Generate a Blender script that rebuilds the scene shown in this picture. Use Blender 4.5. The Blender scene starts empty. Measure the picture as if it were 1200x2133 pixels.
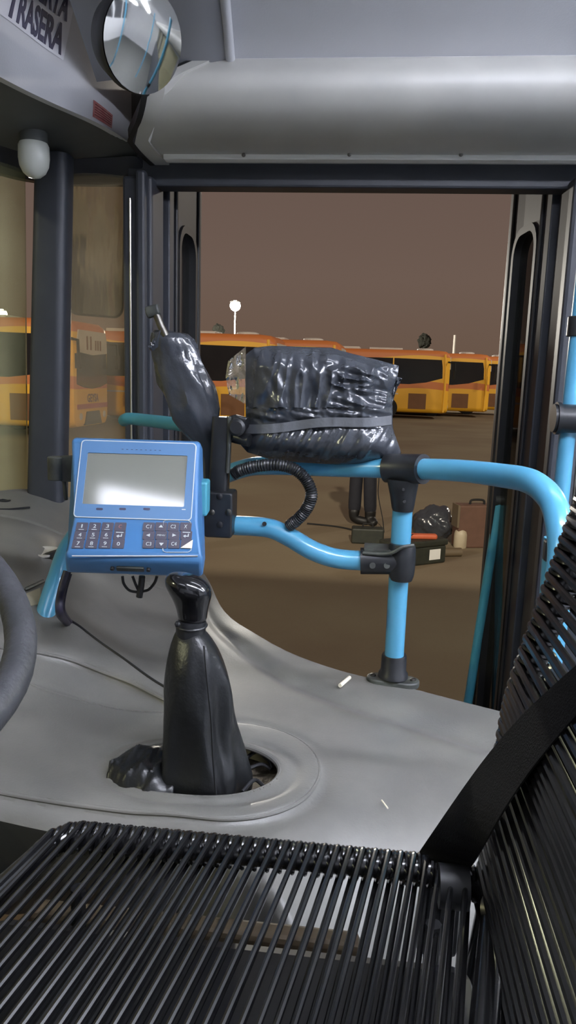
import bpy, bmesh, math, random
import numpy as np
from mathutils import Vector, Matrix, noise
random.seed(7)
SC = bpy.context.scene
COL = SC.collection
PI = math.pi
# ------------------------------------------------------------------ camera
F = 1560.0
CAMROT = (Matrix.Rotation(math.radians(5.7), 4, 'Z') @ Matrix.Rotation(math.radians(90 - 10.5), 4, 'X')
          @ Matrix.Rotation(math.radians(1.8), 4, 'Z'))
CAMLOC = Vector((0, 0, 2.0))
cd = bpy.data.cameras.new('camera'); cam = bpy.data.objects.new('camera', cd); COL.objects.link(cam)
cam.matrix_world = Matrix.Translation(CAMLOC) @ CAMROT
cd.sensor_fit = 'VERTICAL'; cd.sensor_height = 36; cd.lens = F / 2133 * 36
cd.clip_start = 0.02; cd.clip_end = 500
SC.camera = cam

def P(px, py, Y=None, Z=None, X=None):
    """point of the place seen at a photo pixel, at a known distance, height or side"""
    d = CAMROT.to_3x3() @ Vector(((px - 600) / F, -(py - 1066.5) / F, -1))
    if Y is not None: t = (Y - CAMLOC.y) / d.y
    elif Z is not None: t = (Z - CAMLOC.z) / d.z
    else: t = (X - CAMLOC.x) / d.x
    return CAMLOC + d * t
def PP(px, py, o, n):
    d = CAMROT.to_3x3() @ Vector(((px - 600) / F, -(py - 1066.5) / F, -1))
    n = Vector(n)
    return CAMLOC + d * ((Vector(o) - CAMLOC).dot(n) / d.dot(n))
def W(pts): return [P(a, b, c) for a, b, c in pts]
AX = -(CAMROT.to_3x3() @ Vector((0, 0, 1)))
def m_per_px(p): return (Vector(p) - CAMLOC).dot(AX) / F

# ------------------------------------------------------------------ materials
def lin(c):
    return tuple(((v / 255) / 12.92 if v / 255 <= .04045 else ((v / 255 + .055) / 1.055) ** 2.4) for v in c)
def mat(name, rgb, rough=.5, metal=0, var=None, bump=None, coat=0, spec=.5, rvar=None):
    """procedural principled material; var=(scale, second colour, amount); bump=(scale, strength, detail, stretch)"""
    m = bpy.data.materials.new(name); m.use_nodes = True
    nt = m.node_tree; b = nt.nodes['Principled BSDF']
    b.inputs['Base Color'].default_value = (*lin(rgb), 1)
    b.inputs['Roughness'].default_value = rough; b.inputs['Metallic'].default_value = metal
    b.inputs['Coat Weight'].default_value = coat; b.inputs['Coat Roughness'].default_value = .08
    b.inputs['Specular IOR Level'].default_value = spec
    tc = nt.nodes.new('ShaderNodeTexCoord')
    if var:
        n = nt.nodes.new('ShaderNodeTexNoise'); n.inputs['Scale'].default_value = var[0]; n.inputs['Detail'].default_value = 5
        nt.links.new(tc.outputs['Object'], n.inputs['Vector'])
        r = nt.nodes.new('ShaderNodeValToRGB'); r.color_ramp.elements[0].position = .38; r.color_ramp.elements[1].position = .72
        nt.links.new(n.outputs['Fac'], r.inputs['Fac'])
        mm = nt.nodes.new('ShaderNodeMath'); mm.operation = 'MULTIPLY'; mm.inputs[1].default_value = var[2]
        nt.links.new(r.outputs['Color'], mm.inputs[0])
        mx = nt.nodes.new('ShaderNodeMix'); mx.data_type = 'RGBA'
        mx.inputs[6].default_value = (*lin(rgb), 1); mx.inputs[7].default_value = (*lin(var[1]), 1)
        nt.links.new(mm.outputs[0], mx.inputs[0]); nt.links.new(mx.outputs[2], b.inputs['Base Color'])
        if rvar:
            mr = nt.nodes.new('ShaderNodeMapRange'); mr.inputs['To Min'].default_value = rough; mr.inputs['To Max'].default_value = rough + rvar
            nt.links.new(n.outputs['Fac'], mr.inputs['Value']); nt.links.new(mr.outputs[0], b.inputs['Roughness'])
    if bump:
        n = nt.nodes.new('ShaderNodeTexNoise'); n.inputs['Scale'].default_value = bump[0]; n.inputs['Detail'].default_value = bump[2] if len(bump) > 2 else 3
        src = tc.outputs['Object']
        if len(bump) > 3:
            mp = nt.nodes.new('ShaderNodeMapping'); mp.inputs['Scale'].default_value = bump[3]
            nt.links.new(src, mp.inputs['Vector']); src = mp.outputs['Vector']
        nt.links.new(src, n.inputs['Vector'])
        bp = nt.nodes.new('ShaderNodeBump'); bp.inputs['Strength'].default_value = bump[1]; bp.inputs['Distance'].default_value = .01
        nt.links.new(n.outputs['Fac'], bp.inputs['Height']); nt.links.new(bp.outputs['Normal'], b.inputs['Normal'])
    return m
def emit(name, rgb, s):
    m = bpy.data.materials.new(name); m.use_nodes = True; b = m.node_tree.nodes['Principled BSDF']
    b.inputs['Base Color'].default_value = (.8, .8, .8, 1)
    b.inputs['Emission Color'].default_value = (*lin(rgb), 1); b.inputs['Emission Strength'].default_value = s
    return m
def glass(name, tint, gloss=.08, dust=.05, dustcol=(200, 200, 170)):
    m = bpy.data.materials.new(name); m.use_nodes = True; nt = m.node_tree; nt.nodes.clear()
    o = nt.nodes.new('ShaderNodeOutputMaterial'); t = nt.nodes.new('ShaderNodeBsdfTransparent'); t.inputs[0].default_value = (*tint, 1)
    g = nt.nodes.new('ShaderNodeBsdfGlossy'); g.inputs['Roughness'].default_value = .03
    d = nt.nodes.new('ShaderNodeBsdfDiffuse'); d.inputs[0].default_value = (*lin(dustcol), 1)
    tc = nt.nodes.new('ShaderNodeTexCoord'); n = nt.nodes.new('ShaderNodeTexNoise'); n.inputs['Scale'].default_value = 9; n.inputs['Detail'].default_value = 6
    nt.links.new(tc.outputs['Object'], n.inputs['Vector'])
    mr = nt.nodes.new('ShaderNodeMapRange'); mr.inputs['To Min'].default_value = dust * .5; mr.inputs['To Max'].default_value = dust * 1.5
    nt.links.new(n.outputs['Fac'], mr.inputs['Value'])
    lw = nt.nodes.new('ShaderNodeLayerWeight'); lw.inputs['Blend'].default_value = gloss * 2
    a = nt.nodes.new('ShaderNodeMixShader'); c = nt.nodes.new('ShaderNodeMixShader')
    nt.links.new(mr.outputs[0], a.inputs[0]); nt.links.new(t.outputs[0], a.inputs[1]); nt.links.new(d.outputs[0], a.inputs[2])
    nt.links.new(lw.outputs['Fresnel'], c.inputs[0]); nt.links.new(a.outputs[0], c.inputs[1]); nt.links.new(g.outputs[0], c.inputs[2])
    nt.links.new(c.outputs[0], o.inputs[0])
    return m

M = dict(
    grey=mat('grey_panel', (192, 193, 197), .45, var=(3, (184, 185, 189), .5), bump=(220, .05)),
    corner=mat('mid_grey_panel', (140, 141, 147), .5, var=(5, (130, 131, 136), .5)),
    cover=mat('grey_cover', (188, 187, 181), .38, var=(4, (150, 150, 148), .5)),
    under=mat('dark_grey_panel', (84, 86, 84), .6, var=(6, (64, 66, 66), .6)),
    dash=mat('moulded_grey_plastic', (98, 97, 93), .36, var=(9, (120, 118, 112), .6), bump=(260, .06), rvar=.15),
    frame=mat('dark_frame_paint', (43, 46, 53), .5, var=(12, (54, 57, 62), .5)),
    rubber=mat('black_rubber', (22, 23, 26), .5, var=(30, (36, 36, 38), .5)),
    alum=mat('aluminium', (205, 200, 190), .3, 1),
    blue=mat('sky_blue_paint', (80, 152, 186), .28, var=(14, (90, 160, 192), .5), coat=.3),
    teal=mat('worn_blue_paint', (62, 138, 160), .4, var=(20, (84, 150, 160), .6)),
    clamp=mat('black_clamp_plastic', (24, 25, 28), .38, var=(40, (44, 46, 48), .5)),
    dusty=mat('dusty_black_plastic', (38, 40, 40), .5, var=(25, (96, 100, 92), .6)),
    device=mat('blue_console_plastic', (66, 112, 160), .36, var=(8, (74, 120, 166), .5)),
    bezel=mat('slate_blue_bezel', (78, 116, 158), .3, var=(10, (86, 124, 164), .5)),
    screen=mat('screen_glass', (118, 120, 112), .09, spec=1.2, var=(4, (130, 130, 122), .4)),
    key=mat('key_grey', (74, 72, 84), .4, var=(60, (84, 80, 88), .5)),
    white=mat('white_print', (232, 232, 228), .5, var=(10, (220, 220, 216), .4)),
    print=mat('key_print', (190, 196, 196), .5, var=(20, (170, 180, 180), .4)),
    ink=mat('dark_navy_ink', (60, 60, 84), .5, var=(10, (66, 66, 88), .4)),
    red=mat('faded_red_print', (158, 92, 92), .5, var=(60, (176, 140, 134), .7)),
    sticker=mat('sticker_white', (216, 216, 222), .4, var=(5, (208, 208, 214), .4)),
    leather=mat('black_leatherette', (19, 20, 22), .36, var=(18, (30, 32, 32), .6), bump=(90, .12)),
    knob=mat('glossy_black_knob', (15, 15, 17), .16, coat=.5, var=(20, (22, 22, 24), .5)),
    bag=mat('black_plastic_film', (52, 55, 61), .2, var=(10, (64, 67, 73), .5), bump=(24, .35, 5, (1, 1, 1)), spec=.7),
    tape=mat('grey_tape', (92, 94, 98), .35, var=(8, (78, 80, 84), .6), bump=(60, .15)),
    film=glass('clear_plastic_film', (.62, .58, .52), .2, .3, (190, 175, 150)),
    cord=mat('black_vinyl_cord', (13, 13, 15), .24, var=(50, (20, 20, 22), .5), spec=.9),
    webbing=mat('black_belt_webbing', (8, 8, 9), .85, var=(300, (12, 12, 13), .6), bump=(500, .3), spec=.15),
    steel=mat('worn_steel', (120, 118, 112), .4, 1, var=(30, (70, 66, 60), .7)),
    dust=mat('dusty_floor_pan', (112, 102, 84), .8, var=(28, (54, 46, 38), .9), bump=(60, .6)),
    wheel=mat('steering_wheel_skin', (46, 47, 50), .5, var=(30, (60, 60, 64), .5), bump=(120, .15)),
    paper=mat('paper_scrap', (226, 220, 200), .7, var=(30, (200, 190, 168), .5)),
    mirror=mat('mirror_silver', (205, 205, 200), .05, 1, var=(8, (188, 186, 180), .5)),
    omirror=mat('outside_mirror_silver', (200, 196, 176), .1, 1, var=(10, (170, 168, 150), .6), bump=(5, .25, 2, (3, 3, .6))),
    pane=glass('window_glass', (.88, .92, .80), .06, .17, (205, 200, 160)),
    qpane=glass('corner_window_glass', (.94, .90, .80), .05, .22, (212, 196, 164)),
    dpane=glass('door_glass', (.42, .45, .46), .1, .05, (150, 150, 150)),
    dome=mat('frosted_white_plastic', (198, 200, 192), .3, var=(12, (182, 186, 178), .5)),
    asphalt=mat('asphalt_lot', (128, 116, 92), .9, var=(.35, (106, 86, 66), .8), bump=(30, .4)),
    tree=mat('dark_foliage', (34, 34, 26), .9, var=(3, (22, 24, 18), .7)),
    trouser=mat('dark_trousers', (27, 29, 38), .8, var=(16, (36, 38, 48), .5)),
    jacket=mat('navy_jacket', (32, 36, 52), .8, var=(12, (40, 44, 60), .5)),
    skin=mat('skin', (178, 128, 98), .55, var=(14, (166, 116, 88), .4)),
    hair=mat('dark_hair', (26, 22, 20), .6, var=(60, (36, 30, 26), .5)),
    boot=mat('black_boot', (18, 18, 19), .5, var=(20, (28, 27, 26), .5)),
    case=mat('brown_case', (100, 72, 58), .7, var=(10, (84, 60, 48), .6)),
    orange=mat('orange_tool', (196, 96, 60), .6, var=(16, (178, 84, 52), .5)),
    tool=mat('dark_green_box', (38, 42, 36), .6, var=(14, (56, 58, 46), .6)),
    floor=mat('bus_floor_vinyl', (58, 60, 58), .6, var=(9, (44, 46, 46), .7)),
    buswin=mat('bus_dark_glass', (24, 26, 32), .12, var=(1.2, (40, 40, 44), .5), spec=.6),
    busorange=mat('bus_orange_paint', (214, 112, 48), .45, var=(.7, (200, 100, 44), .5)),
    buswhite=mat('bus_white_panel', (206, 200, 190), .5, var=(2, (190, 184, 176), .5)),
    busred=mat('bus_red_band', (176, 72, 56), .5, var=(2, (160, 64, 50), .5)),
    tyre=mat('tyre_black', (20, 20, 20), .8, var=(10, (30, 29, 28), .5)),
    sign_brown=mat('bus_hatch_brown', (120, 78, 40), .6, var=(3, (104, 66, 34), .6)),
    panel_tan=mat('tan_panel', (104, 92, 72), .6, var=(6, (108, 88, 66), .5)),
)

# ------------------------------------------------------------------ mesh helpers
def obj(name, bm, m, parent=None, smooth=True, bevel=0, segs=2, loc=None, norm=True):
    if norm: bmesh.ops.recalc_face_normals(bm, faces=bm.faces[:])
    me = bpy.data.meshes.new(name); bm.to_mesh(me); bm.free()
    if smooth:
        me.polygons.foreach_set('use_smooth', [True] * len(me.polygons))
    ms = m if isinstance(m, (list, tuple)) else [m]
    for x in ms: me.materials.append(x)
    o = bpy.data.objects.new(name, me); COL.objects.link(o)
    if parent:
        o.parent = parent
    if bevel:
        b = o.modifiers.new('bevel', 'BEVEL'); b.width = bevel; b.segments = segs; b.limit_method = 'ANGLE'; b.angle_limit = .6
    if smooth:
        try: me.set_sharp_from_angle(angle=math.radians(38))
        except Exception: pass
    return o
def tag(o, label=None, cat=None, group=None, kind=None):
    if label: o['label'] = label
    if cat: o['category'] = cat
    if group: o['group'] = group
    if kind: o['kind'] = kind
    return o
def struct(name, bm, m, parent=None, label=None, **k):
    o = obj(name, bm, m, parent, **k); o['kind'] = 'structure'
    if label: o['label'] = label
    return o
def thing(name, label, cat, loc=(0, 0, 0), rz=0, group=None):
    o = bpy.data.objects.new(name, None); COL.objects.link(o); o.location = loc; o.rotation_euler = (0, 0, rz); o.empty_display_size = .05
    return tag(o, label, cat, group)
def settle(root):
    """parts were drawn in place: keep them there while hanging them on the thing's base"""
    bpy.context.view_layer.update()
    inv = root.matrix_world.inverted()
    for ch in root.children: ch.matrix_parent_inverse = inv
def B(): return bmesh.new()
def box(bm, lo, hi, mx=None):
    vs = [bm.verts.new((x, y, z)) for x in (lo[0], hi[0]) for y in (lo[1], hi[1]) for z in (lo[2], hi[2])]
    if mx is not None:
        for v in vs: v.co = mx @ v.co
    for f in ((0, 1, 3, 2), (4, 6, 7, 5), (0, 4, 5, 1), (2, 3, 7, 6), (0, 2, 6, 4), (1, 5, 7, 3)): bm.faces.new([vs[i] for i in f])
    return vs
def loft(bm, rings, cap=True, closed=True):
    vr = [[bm.verts.new(p) for p in r] for r in rings]
    n = len(vr[0])
    for a, b in zip(vr[:-1], vr[1:]):
        for i in range(n if closed else n - 1):
            j = (i + 1) % n
            bm.faces.new((a[i], a[j], b[j], b[i]))
    if cap and closed:
        bm.faces.new(list(reversed(vr[0]))); bm.faces.new(vr[-1])
    return vr
def smooth_path(pts, n=8):
    pts = [Vector(p) for p in pts]
    if len(pts) < 3: return pts
    q = [2 * pts[0] - pts[1]] + pts + [2 * pts[-1] - pts[-2]]
    out = []
    for i in range(1, len(q) - 2):
        a, b, c, d = q[i - 1:i + 3]
        for k in range(n):
            t = k / n
            out.append(.5 * ((2 * b) + (c - a) * t + (2 * a - 5 * b + 4 * c - d) * t * t + (3 * b - a - 3 * c + d) * t ** 3))
    out.append(pts[-1]); return out
def tube(bm, pts, r, seg=16, closed=False, cap=True, rfun=None):
    pts = [Vector(p) for p in pts]; n = len(pts)
    tan = []
    for i in range(n):
        a = pts[(i - 1) % n] if (closed or i) else pts[0]; b = pts[(i + 1) % n] if (closed or i < n - 1) else pts[-1]
        t = (b - a); tan.append(t.normalized() if t.length > 1e-9 else Vector((0, 0, 1)))
    u = tan[0].orthogonal().normalized(); rings = []
    for i in range(n):
        u = (u - tan[i] * u.dot(tan[i])).normalized(); v = tan[i].cross(u)
        rr = rfun(i / max(1, n - 1)) if rfun else (r[i] if isinstance(r, (list, tuple)) else r)
        rings.append([pts[i] + (u * math.cos(2 * PI * k / seg) + v * math.sin(2 * PI * k / seg)) * rr for k in range(seg)])
    if closed:
        vr = loft(bm, rings, cap=False)
        best = min(range(seg), key=lambda s: (vr[0][s].co - vr[-1][0].co).length)
        for i in range(seg):
            bm.faces.new((vr[-1][i], vr[-1][(i + 1) % seg], vr[0][(i + 1 + best) % seg], vr[0][(i + best) % seg]))
    else: loft(bm, rings, cap)
def lathe(bm, prof, mx, seg=32):
    rings = [[mx @ Vector((r * math.cos(2 * PI * k / seg), r * math.sin(2 * PI * k / seg), z)) for k in range(seg)] for r, z in prof]
    loft(bm, rings)
def align(loc, zdir, xdir=None):
    z = Vector(zdir).normalized(); x = Vector(xdir) if xdir else z.orthogonal()
    x = (x - z * x.dot(z)).normalized(); y = z.cross(x)
    return Matrix((( x.x, y.x, z.x, loc[0]), (x.y, y.y, z.y, loc[1]), (x.z, y.z, z.z, loc[2]), (0, 0, 0, 1)))
def rrect(w, h, r, n=6):
    """rounded rectangle outline centred on 0"""
    out = []
    for cx, cy, a0 in ((w / 2 - r, h / 2 - r, 0), (-w / 2 + r, h / 2 - r, PI / 2), (-w / 2 + r, -h / 2 + r, PI), (w / 2 - r, -h / 2 + r, 1.5 * PI)):
        for k in range(n + 1):
            a = a0 + PI / 2 * k / n; out.append((cx + r * math.cos(a), cy + r * math.sin(a)))
    return out
def prism(bm, outline, z0, z1, mx):
    loft(bm, [[mx @ Vector((x, y, z)) for x, y in outline] for z in (z0, z1)])
def frame_prism(bm, outer, inner, z0, z1, mx):
    A = [[bm.verts.new(mx @ Vector((x, y, z))) for x, y in o] for z in (z0, z1) for o in (outer, inner)]
    n = len(outer)
    for i in range(n):
        j = (i + 1) % n
        for a, b in ((0, 1), (1, 3), (3, 2), (2, 0)):
            bm.faces.new((A[a][i], A[a][j], A[b][j], A[b][i]))
def strip(bm, L, R, th):
    """thin solid ribbon between two rails of points"""
    rings = []
    for i, (a, b) in enumerate(zip(L, R)):
        j = min(i + 1, len(L) - 1); k = max(i - 1, 0)
        n = (L[j] - L[k]).cross(b - a).normalized() * th
        rings.append([a, b, b + n, a + n])
    loft(bm, rings)
def grid(bm, fn, nu, nv):
    vs = [[bm.verts.new(fn(i / nu, j / nv)) for j in range(nv + 1)] for i in range(nu + 1)]
    for i in range(nu):
        for j in range(nv): bm.faces.new((vs[i][j], vs[i + 1][j], vs[i + 1][j + 1], vs[i][j + 1]))
    return vs
def extrude_profile(bm, prof, x0, x1, th, nx=2):
    """(y,z) open profile pulled along X, given thickness away from the room"""
    pts = [Vector((0, y, z)) for y, z in prof]; off = []
    for i in range(len(pts)):
        t = pts[min(i + 1, len(pts) - 1)] - pts[max(i - 1, 0)]; off.append(Vector((0, t.z, -t.y)).normalized() * th)
    sec = pts + [p + o for p, o in reversed(list(zip(pts, off)))]
    loft(bm, [[p + Vector((x0 + (x1 - x0) * k / nx, 0, 0)) for p in sec] for k in range(nx + 1)])
def text_bm(s, size, depth=.0006, bold=0):
    c = bpy.data.curves.new('t', 'FONT'); c.body = s; c.size = size; c.extrude = depth; c.offset = bold
    c.align_x = 'CENTER'; c.align_y = 'CENTER'; c.resolution_u = 4
    o = bpy.data.objects.new('t', c); COL.objects.link(o)
    bpy.context.view_layer.update()
    me = bpy.data.meshes.new_from_object(o.evaluated_get(bpy.context.evaluated_depsgraph_get()))
    bm = bmesh.new(); bm.from_mesh(me)
    bpy.data.objects.remove(o); bpy.data.curves.remove(c); bpy.data.meshes.remove(me)
    return bm
def fit_text(s, w, h, depth=.0006, bold=0):
    """flat text scaled to a width and a cap height, centred on 0"""
    bm = text_bm(s, 1, 0.02, bold)
    xs = [v.co.x for v in bm.verts]; ys = [v.co.y for v in bm.verts]
    cx, cy = (min(xs) + max(xs)) / 2, (min(ys) + max(ys)) / 2; sx = w / (max(xs) - min(xs)); sy = h / (max(ys) - min(ys))
    for v in bm.verts: v.co = Vector(((v.co.x - cx) * sx, (v.co.y - cy) * sy, v.co.z / .02 * depth))
    return bm
def xf(bm, mx):
    for v in bm.verts: v.co = mx @ v.co
    return bm
def merge(a, b):
    me = bpy.data.meshes.new('tmp'); b.to_mesh(me); b.free(); a.from_mesh(me); bpy.data.meshes.remove(me)
def nz(p, s=1): return noise.noise(Vector(p) * s)
def sstep(a, b, x):
    t = max(0, min(1, (x - a) / (b - a))); return t * t * (3 - 2 * t)
def ring_rows(rows, Y, seg=28, fy=1.0, wob=None):
    """horizontal rings from (py, left px, right px) silhouettes standing at depth Y"""
    out = []
    for py, xl, xr in rows:
        c = P((xl + xr) / 2, py, Y); r = (xr - xl) / 2 * m_per_px(c)
        ring = []
        for k in range(seg):
            a = 2 * PI * k / seg; q = r * (1 + (wob(a, c.z) if wob else 0))
            ring.append(c + Vector((q * math.cos(a), q * fy * math.sin(a), 0)))
        out.append(ring)
    return out

# ================================================================== THE BUS SHELL
YW = 2.2
ZR = 2.95
# -- ceiling: cove over the door side, flat middle
bm = B(); prof = [(1.905, 2.722), (1.80, 2.775), (1.62, 2.85), (1.40, 2.905), (1.1, 2.94), (.3, 2.95), (-.15, 2.93), (-.34, 2.8)]
pp = [(p.y, p.z) for p in smooth_path([Vector((0, a, b)) for a, b in prof], 4)]
extrude_profile(bm, pp, -.36, 6.0, -.02, 4); struct('ceiling', bm, M['grey'])
bm = B(); box(bm, (-1.35, -.4, 3.05), (6.1, 2.3, 3.12)); struct('ceiling_roof', bm, M['buswhite'], smooth=False)
bm = B(); box(bm, (-1.3, -.38, 2.93), (-.362, 2.2, 2.95)); struct('ceiling_front', bm, M['grey'])
# seam strip along the lower edge of the cove
bm = B(); tube(bm, [(-.36, 1.9, 2.724), (.9, 1.9, 2.724), (6, 1.9, 2.724)], .004, 8); struct('trim_1', bm, M['under'])
# -- roll cover over the door (trim_2) with end cap
cs = [(1.895, 2.722), (1.872, 2.712), (1.855, 2.695), (1.832, 2.665), (1.835, 2.63), (1.872, 2.595), (1.94, 2.572), (2.01, 2.562), (2.09, 2.56), (2.17, 2.562)]
cs = [(p.y, p.z) for p in smooth_path([Vector((0, a, b)) for a, b in cs], 5)]
def roll_end(y, z):
    if z > 2.634: return -.558 + (z - 2.634) / .062 * .095
    return max(-.632, -.558 - (y - 1.835) / .115 * .066)
def skew_profile(bm, prof, d0, d1, th, xend=None):
    pts = [Vector((0, y, z)) for y, z in prof]; off = []
    for i in range(len(pts)):
        t = pts[min(i + 1, len(pts) - 1)] - pts[max(i - 1, 0)]; off.append(Vector((0, t.z, -t.y)).normalized() * th)
    sec = pts + [p + o for p, o in reversed(list(zip(pts, off)))]; xe = [roll_end(y, z) for y, z in prof]; xe = xe + xe[::-1]
    rows = [[p + Vector((x + d0, 0, 0)) for p, x in zip(sec, xe)]]
    if xend is None: rows.append([p + Vector((x + d1, 0, 0)) for p, x in zip(sec, xe)])
    else: rows += [[p + Vector((xx, 0, 0)) for p in sec] for xx in (-.2, .5, xend)]
    loft(bm, rows)
bm = B(); skew_profile(bm, cs, .05, 0, -.012, 6.0)
roll = struct('trim_2', bm, M['cover'])
bm = B()
c2 = [(y - .012 if z > 2.58 else y, z - .005) for y, z in cs]
skew_profile(bm, c2, .012, .054, -.02); struct('roll_end_collar', bm, M['cover'], roll)
bm = B()
c3 = [(y - .015 if z > 2.58 else y, z - .007) for y, z in cs]
skew_profile(bm, c3, 0, .014, -.03); struct('roll_seal', bm, M['rubber'], roll)
# small screws on the cover
bm = B()
for px, py, Y in ((800, 131, 1.88), (990, 131, 1.88), (612, 135, 1.88), (508, 322, 2.07), (728, 321, 2.07), (960, 321, 2.07)):
    c = P(px, py, Y); lathe(bm, [(.0055, 0), (.005, .003), (.002, .004)], align(c + Vector((0, -.004, -.002)), (0, -1, -.3)), 10)
struct('screws', bm, M['steel'], roll)
# flange on top of the cover
bm = B(); box(bm, (-.355, 1.872, 2.700), (6, 1.885, 2.714)); struct('flange', bm, M['grey'], roll, smooth=False, bevel=.003)
# white lip under the cover
a = P(345, 326, 2.1); b = P(1200, 330, 2.1)
bm = B(); box(bm, (a.x, 2.075, 2.548), (6, 2.11, 2.561)); struct('trim_3', bm, M['white'], smooth=False, bevel=.002)
# -- door side wall
bm = B(); box(bm, (-.70, 2.17, 2.502), (6, 2.24, 2.75)); struct('wall_right', bm, M['frame'], smooth=False, bevel=.006)
bm = B(); box(bm, (-.70, 2.13, .3), (-.615, 2.25, 2.52))
box(bm, (-.655, 2.105, .3), (-.628, 2.14, 2.53)); struct('trim_4', bm, M['frame'], smooth=False, bevel=.008)
bm = B(); tube(bm, [(-.676, 2.125, 1.3), (-.676, 2.125, 2.46)], .0035, 8); struct('trim_5', bm, M['alum'])
# rear door post and wall behind it
bm = B(); box(bm, (.500, 2.10, .3), (.575, 2.25, 2.52)); box(bm, (.588, 2.12, .3), (.66, 2.25, 2.56)); struct('trim_6', bm, M['frame'], smooth=False, bevel=.01)
bm = B(); tube(bm, [(.581, 2.125, .9), (.581, 2.125, 2.5)], .006, 8); struct('trim_7', bm, M['steel'])
bm = B()
box(bm, (.66, 2.16, .3), (6.1, 2.24, 1.85))
for k in range(5): box(bm, (.66 + k * 1.36 - (.0), 2.16, 1.85), (.80 + k * 1.36, 2.24, 2.505))
struct('wall_right_rear', bm, M['frame'], smooth=False)
for k in range(4):
    bm = B(); box(bm, (.80 + k * 1.36, 2.20, 1.85), (.66 + (k + 1) * 1.36, 2.206, 2.5)); struct('window_%d' % (3 + k), bm, M['pane'], smooth=False)
# outside skin of the bus, seen in the outside mirror
bm = B()
for k in range(3): box(bm, (.66, 2.24, .5 + .42 * k), (6.1, 2.27, .86 + .42 * k))
for k in range(6): box(bm, (.5, 2.24, 2.53 + .09 * k), (6.1, 2.262 + .012 * (k % 2), 2.59 + .09 * k))
struct('wall_right_outside', bm, M['buswhite'], smooth=False, bevel=.01)
# driver side wall, rear wall, floors
bm = B(); box(bm, (-1.3, -.42, .3), (6.1, -.36, 1.95)); box(bm, (-1.3, -.42, 2.75), (6.1, -.36, 3.05))
for k in range(7): box(bm, (-1.3 + k * 1.22, -.42, 1.95), (-1.16 + k * 1.22, -.36, 2.75))
struct('wall_left', bm, M['grey'], smooth=False)
for k in range(6):
    bm = B(); box(bm, (-1.16 + k * 1.22, -.40, 1.95), (-1.3 + (k + 1) * 1.22, -.395, 2.75)); struct('window_%d' % (7 + k), bm, M['buswin'], smooth=False)
bm = B(); box(bm, (6.0, -.4, .3), (6.1, 2.25, 3.05)); struct('wall_rear', bm, M['grey'], smooth=False)
bm = B(); box(bm, (-1.3, -.36, .95), (6, .80, 1.0)); box(bm, (.5, .80, .95), (6, 2.2, 1.0)); box(bm, (-.6, 1.2, .35), (.55, 2.2, .4)); box(bm, (-1.3, .80, .90), (.5, 1.2, .95))
struct('floor', bm, M['floor'], smooth=False)
# -- front corner: windscreen post, narrow corner window
bm = B()
def post(px0, px1, Y, y0, y1, dy):
    rings = []
    for py in (y0, (y0 * 2 + y1) / 3, (y0 + 2 * y1) / 3, y1):
        a = P(px0[0] + (px0[1] - px0[0]) * (py - y0) / (y1 - y0), py, Y); b = P(px1[0] + (px1[1] - px1[0]) * (py - y0) / (y1 - y0), py, Y)
        m = (a + b) / 2; w = (b - a).length
        rr = rrect(w, dy, min(w, dy) * .3, 4)
        ang = math.atan2((b - a).y, (b - a).x)
        rings.append([m + Vector((x * math.cos(ang) - (y + dy / 2) * math.sin(ang), x * math.sin(ang) + (y + dy / 2) * math.cos(ang), 0)) for x, y in rr])
    return rings
loft(bm, post((66, 50), (136, 124), 2.06, 315, 1075, .08)); struct('trim_8', bm, M['frame'])
# header over windscreen and corner window (underside of the front housing)
fas = [(-1.02, -.36), (-1.0, .2), (-.965, .8), (-.90, 1.3), (-.81, 1.658), (-.766, 1.8), (-.712, 1.933), (-.685, 2.03), (-.672, 2.13)]
fasp = smooth_path([Vector((x, y, 0)) for x, y in fas], 6)
bm = B()
outer = [Vector((-1.42, -.36, 0)), Vector((-1.36, .8, 0)), Vector((-1.2, 1.7, 0)), Vector((-1.08, 2.05, 0)), Vector((-.95, 2.22, 0)), Vector((-.62, 2.24, 0))]
op = smooth_path(outer, 10); n = len(fasp)
def on(path, t):
    f = t * (len(path) - 1); i = min(int(f), len(path) - 2); return path[i].lerp(path[i + 1], f - i)
rings = []
for i in range(40):
    t = i / 39; a = on(fasp, t); b = on(op, t); a = a + (b - a).normalized() * .012
    rings.append([Vector((a.x, a.y, 2.603)), Vector((b.x, b.y, 2.555)), Vector((b.x, b.y, 2.60)), Vector((a.x, a.y, 2.65))])
loft(bm, rings); struct('trim_9', bm, M['under'])
# dark band at the top of the glass
bm = B(); rings = []
for i in range(30):
    t = .25 + .75 * i / 29; b = on(op, t); c = on(fasp, t); d = (c - b).normalized()
    b0 = b + d * .03; b1 = b + d * .10
    rings.append([Vector((b1.x, b1.y, 2.572)), Vector((b0.x, b0.y, 2.515)), Vector((b.x, b.y, 2.515)), Vector((b.x, b.y, 2.57))])
loft(bm, rings); struct('trim_10', bm, M['frame'])
# front fascia (with the sticker)
def fas_pt(t, h, off=0.0):
    """t along the fascia 0..1, h height above its lower edge"""
    a = on(fasp, t); e = .002; tt = on(fasp, min(1, t + e)) - on(fasp, max(0, t - e))
    nrm = Vector((tt.y, -tt.x, 0)).normalized()
    if nrm.x < 0: nrm = -nrm
    lean = -.10 * h + .02 * math.sin(h * 6) 
    return Vector((a.x, a.y, 2.60 + h)) + nrm * (lean * -1 * 0 + off + .25 * max(0, h - .2) ** 2 - .0)
bm = B(); rings = []
for i in range(61):
    t = i / 60
    r = [fas_pt(t, h) for h in (0, .012, .05, .1, .15, .2, .25, .3, .34)]
    rings.append(r + [fas_pt(t, h, -.02) for h in (.34, .2, 0)])
loft(bm, rings); struct('wall_front', bm, M['grey'])
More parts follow.
